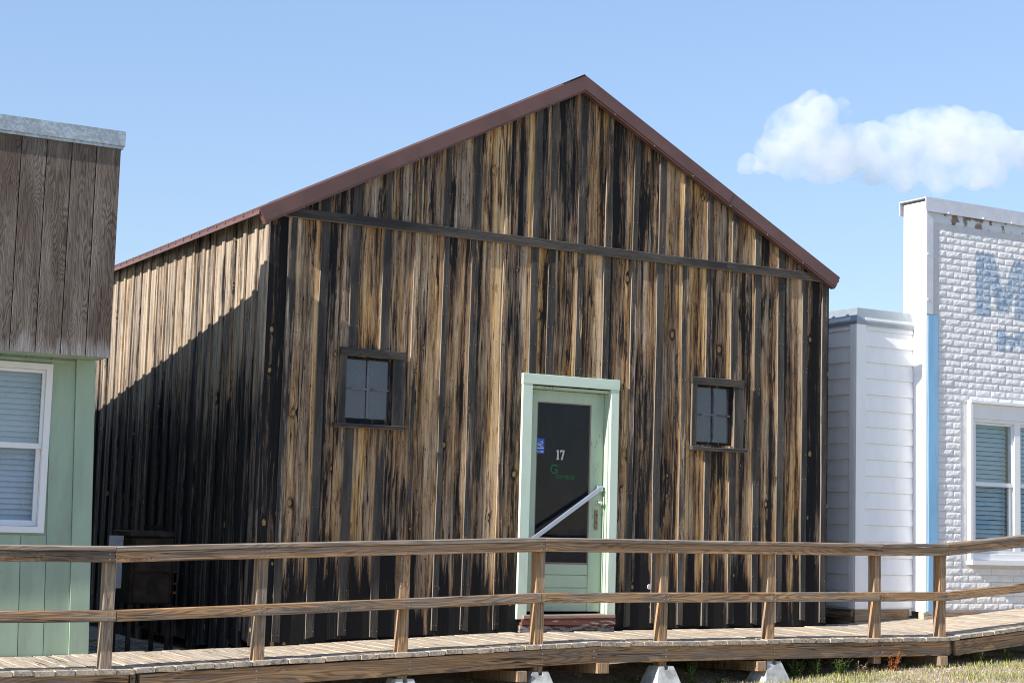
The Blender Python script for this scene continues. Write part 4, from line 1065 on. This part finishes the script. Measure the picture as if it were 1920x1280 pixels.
def weed(x, y, h, n, rng, mat, label, spread=.10):
    root = empty('weed_plant', x, y, ground_z(x, y), label, 'weed', 'weeds along the boardwalk edge')
    gs, gl = G(), G()
    for k in range(n):
        a = rng.uniform(0, 6.28); r = rng.uniform(.0, spread); p0 = Vector((x+rng.uniform(-.03, .03), y+rng.uniform(-.03, .03), ground_z(x, y)-.01)); p1 = p0+Vector((math.cos(a)*r, math.sin(a)*r, h*rng.uniform(.6, 1.0)))
        gs.tube(p0, p1, .0025, .0014, 5)
        for j in range(9):
            t = .2+.8*j/8; c = p0.lerp(p1, t); b = rng.uniform(0, 6.28); l = rng.uniform(.026, .055)*(1.15-.5*t); d = Vector((math.cos(b), math.sin(b), rng.uniform(-.1, .6))).normalized(); s_ = d.cross(Vector((0, 0, 1))).normalized()*l*.36; u_ = Vector((0, 0, .004))
            gl.add([c, c+d*l*.5+s_+u_, c+d*l, c+d*l*.5-s_+u_], [(0, 1, 2), (0, 2, 3)])
    part('stem', gs.me('stem'), mat, root); part('leaves', gl.me('leaves'), mat, root)
rw = random.Random(31)
for x, y, h, n, mt, lab in (
    (1.35, -.95, .10, 6, M_LEAF, 'small green weed in the dark under the sloping boardwalk, leftmost of the weeds'),
    (3.02, -1.05, .13, 7, M_LEAF, 'low green weed in shade under the boardwalk just left of a pier block'),
    (3.72, -1.14, .24, 11, M_LEAF, 'tall drooping green weed hanging under the boardwalk right of the door'),
    (4.02, -1.16, .10, 7, M_LEAF, 'small leafy weed at the foot of the beam end left of the rightmost pier block'),
    (4.87, -1.17, .20, 12, M_LEAF, 'bushy dark weed just right of the rightmost pier block'),
    (5.10, -1.19, .21, 12, M_LEAF, 'bushy dark weed second to the right of the rightmost pier block'),
    (5.33, -1.27, .20, 12, M_LEAF, 'sunlit yellow green weed in front of the dark weeds by the rightmost pier block'),
    (5.98, -1.28, .20, 12, M_DEAD, 'dead orange brown plant beside the foot of a railing post'),
    (6.25, -1.18, .10, 6, M_LEAF, 'small green weed between the last two posts before the ramp'),
    (7.15, -1.20, .16, 12, M_LEAF, 'green weed clump below the start of the ramp'),
    (7.55, -1.20, .17, 12, M_LEAF, 'green weed clump below the ramp at the right edge of the picture'),
    (5.62, -1.25, .13, 5, M_DRYG, 'dry twiggy plant just left of the dead orange plant')):
    weed(x, y, h, n, rw, mt, lab)

# ================================================================ cloud
def ray(px, py): return (r2*((px-960)/3137.4)+u2*(-(py-640)/3137.4)+fw)
DIST = 900.0
cc = CAM+ray(1650, 290)*DIST
uu = DIST/3137.4
def cpt(px, py, d=0): return CAM+ray(px, py)*DIST+fw*d
g = bmesh.new()
BL = [(1405, 305, 24), (1450, 288, 46), (1490, 255, 66), (1520, 222, 52), (1545, 205, 36), (1575, 196, 18), (1590, 208, 14), (1540, 285, 66), (1600, 280, 56), (1650, 270, 52), (1690, 258, 48), (1725, 240, 46), (1760, 245, 56), (1800, 250, 58), (1840, 262, 56), (1875, 278, 48), (1915, 285, 44), (1960, 290, 48), (2010, 300, 52), (1560, 308, 44), (1640, 308, 44), (1700, 318, 44), (1760, 318, 50), (1820, 318, 46), (1690, 338, 26), (1760, 345, 28), (1860, 330, 30), (1480, 312, 34)]
rc = random.Random(2)
for px, py, r in BL:
    bmesh.ops.create_icosphere(g, subdivisions=3, radius=r*uu*.92, matrix=T(*cpt(px, py, rc.uniform(-10, 10))))
    for _ in range(7):
        a = rc.uniform(0, 6.28); rr_ = r*rc.uniform(.65, .98)
        bmesh.ops.create_icosphere(g, subdivisions=2, radius=r*uu*rc.uniform(.14, .30), matrix=T(*cpt(px+math.cos(a)*rr_, py+math.sin(a)*rr_*.8, rc.uniform(-8, 8))))
me = bpy.data.meshes.new('cloud'); 
for v in g.verts: v.co -= cc
g.to_mesh(me); g.free()
s = Mat('cloud vapour'); s.nt.nodes.remove(s.b)
v = s.n('ShaderNodeTexCoord').outputs['Object']
dn = s.mul(s.ss(s.noise(v, .045, 6, .68), .32, .70), .052)
pv = s.n('ShaderNodeVolumePrincipled', {'Color': (1, 1, 1, 1), 'Density': dn, 'Anisotropy': .0})
s.nt.links.new(pv.outputs[0], s.out.inputs['Volume'])
cl = part('cloud', me, s.m, None, T(*cc)); tag(cl, 'white puffy cumulus cloud in the sky right of the barn roof', 'cloud')
md = cl.modifiers.new('remesh', 'REMESH'); md.mode = 'VOXEL'; md.voxel_size = 1.5
tx = bpy.data.textures.new('puff', 'CLOUDS'); tx.noise_scale = 9; tx.noise_depth = 5
dm = cl.modifiers.new('disp', 'DISPLACE'); dm.texture = tx; dm.strength = 5; dm.mid_level = .5
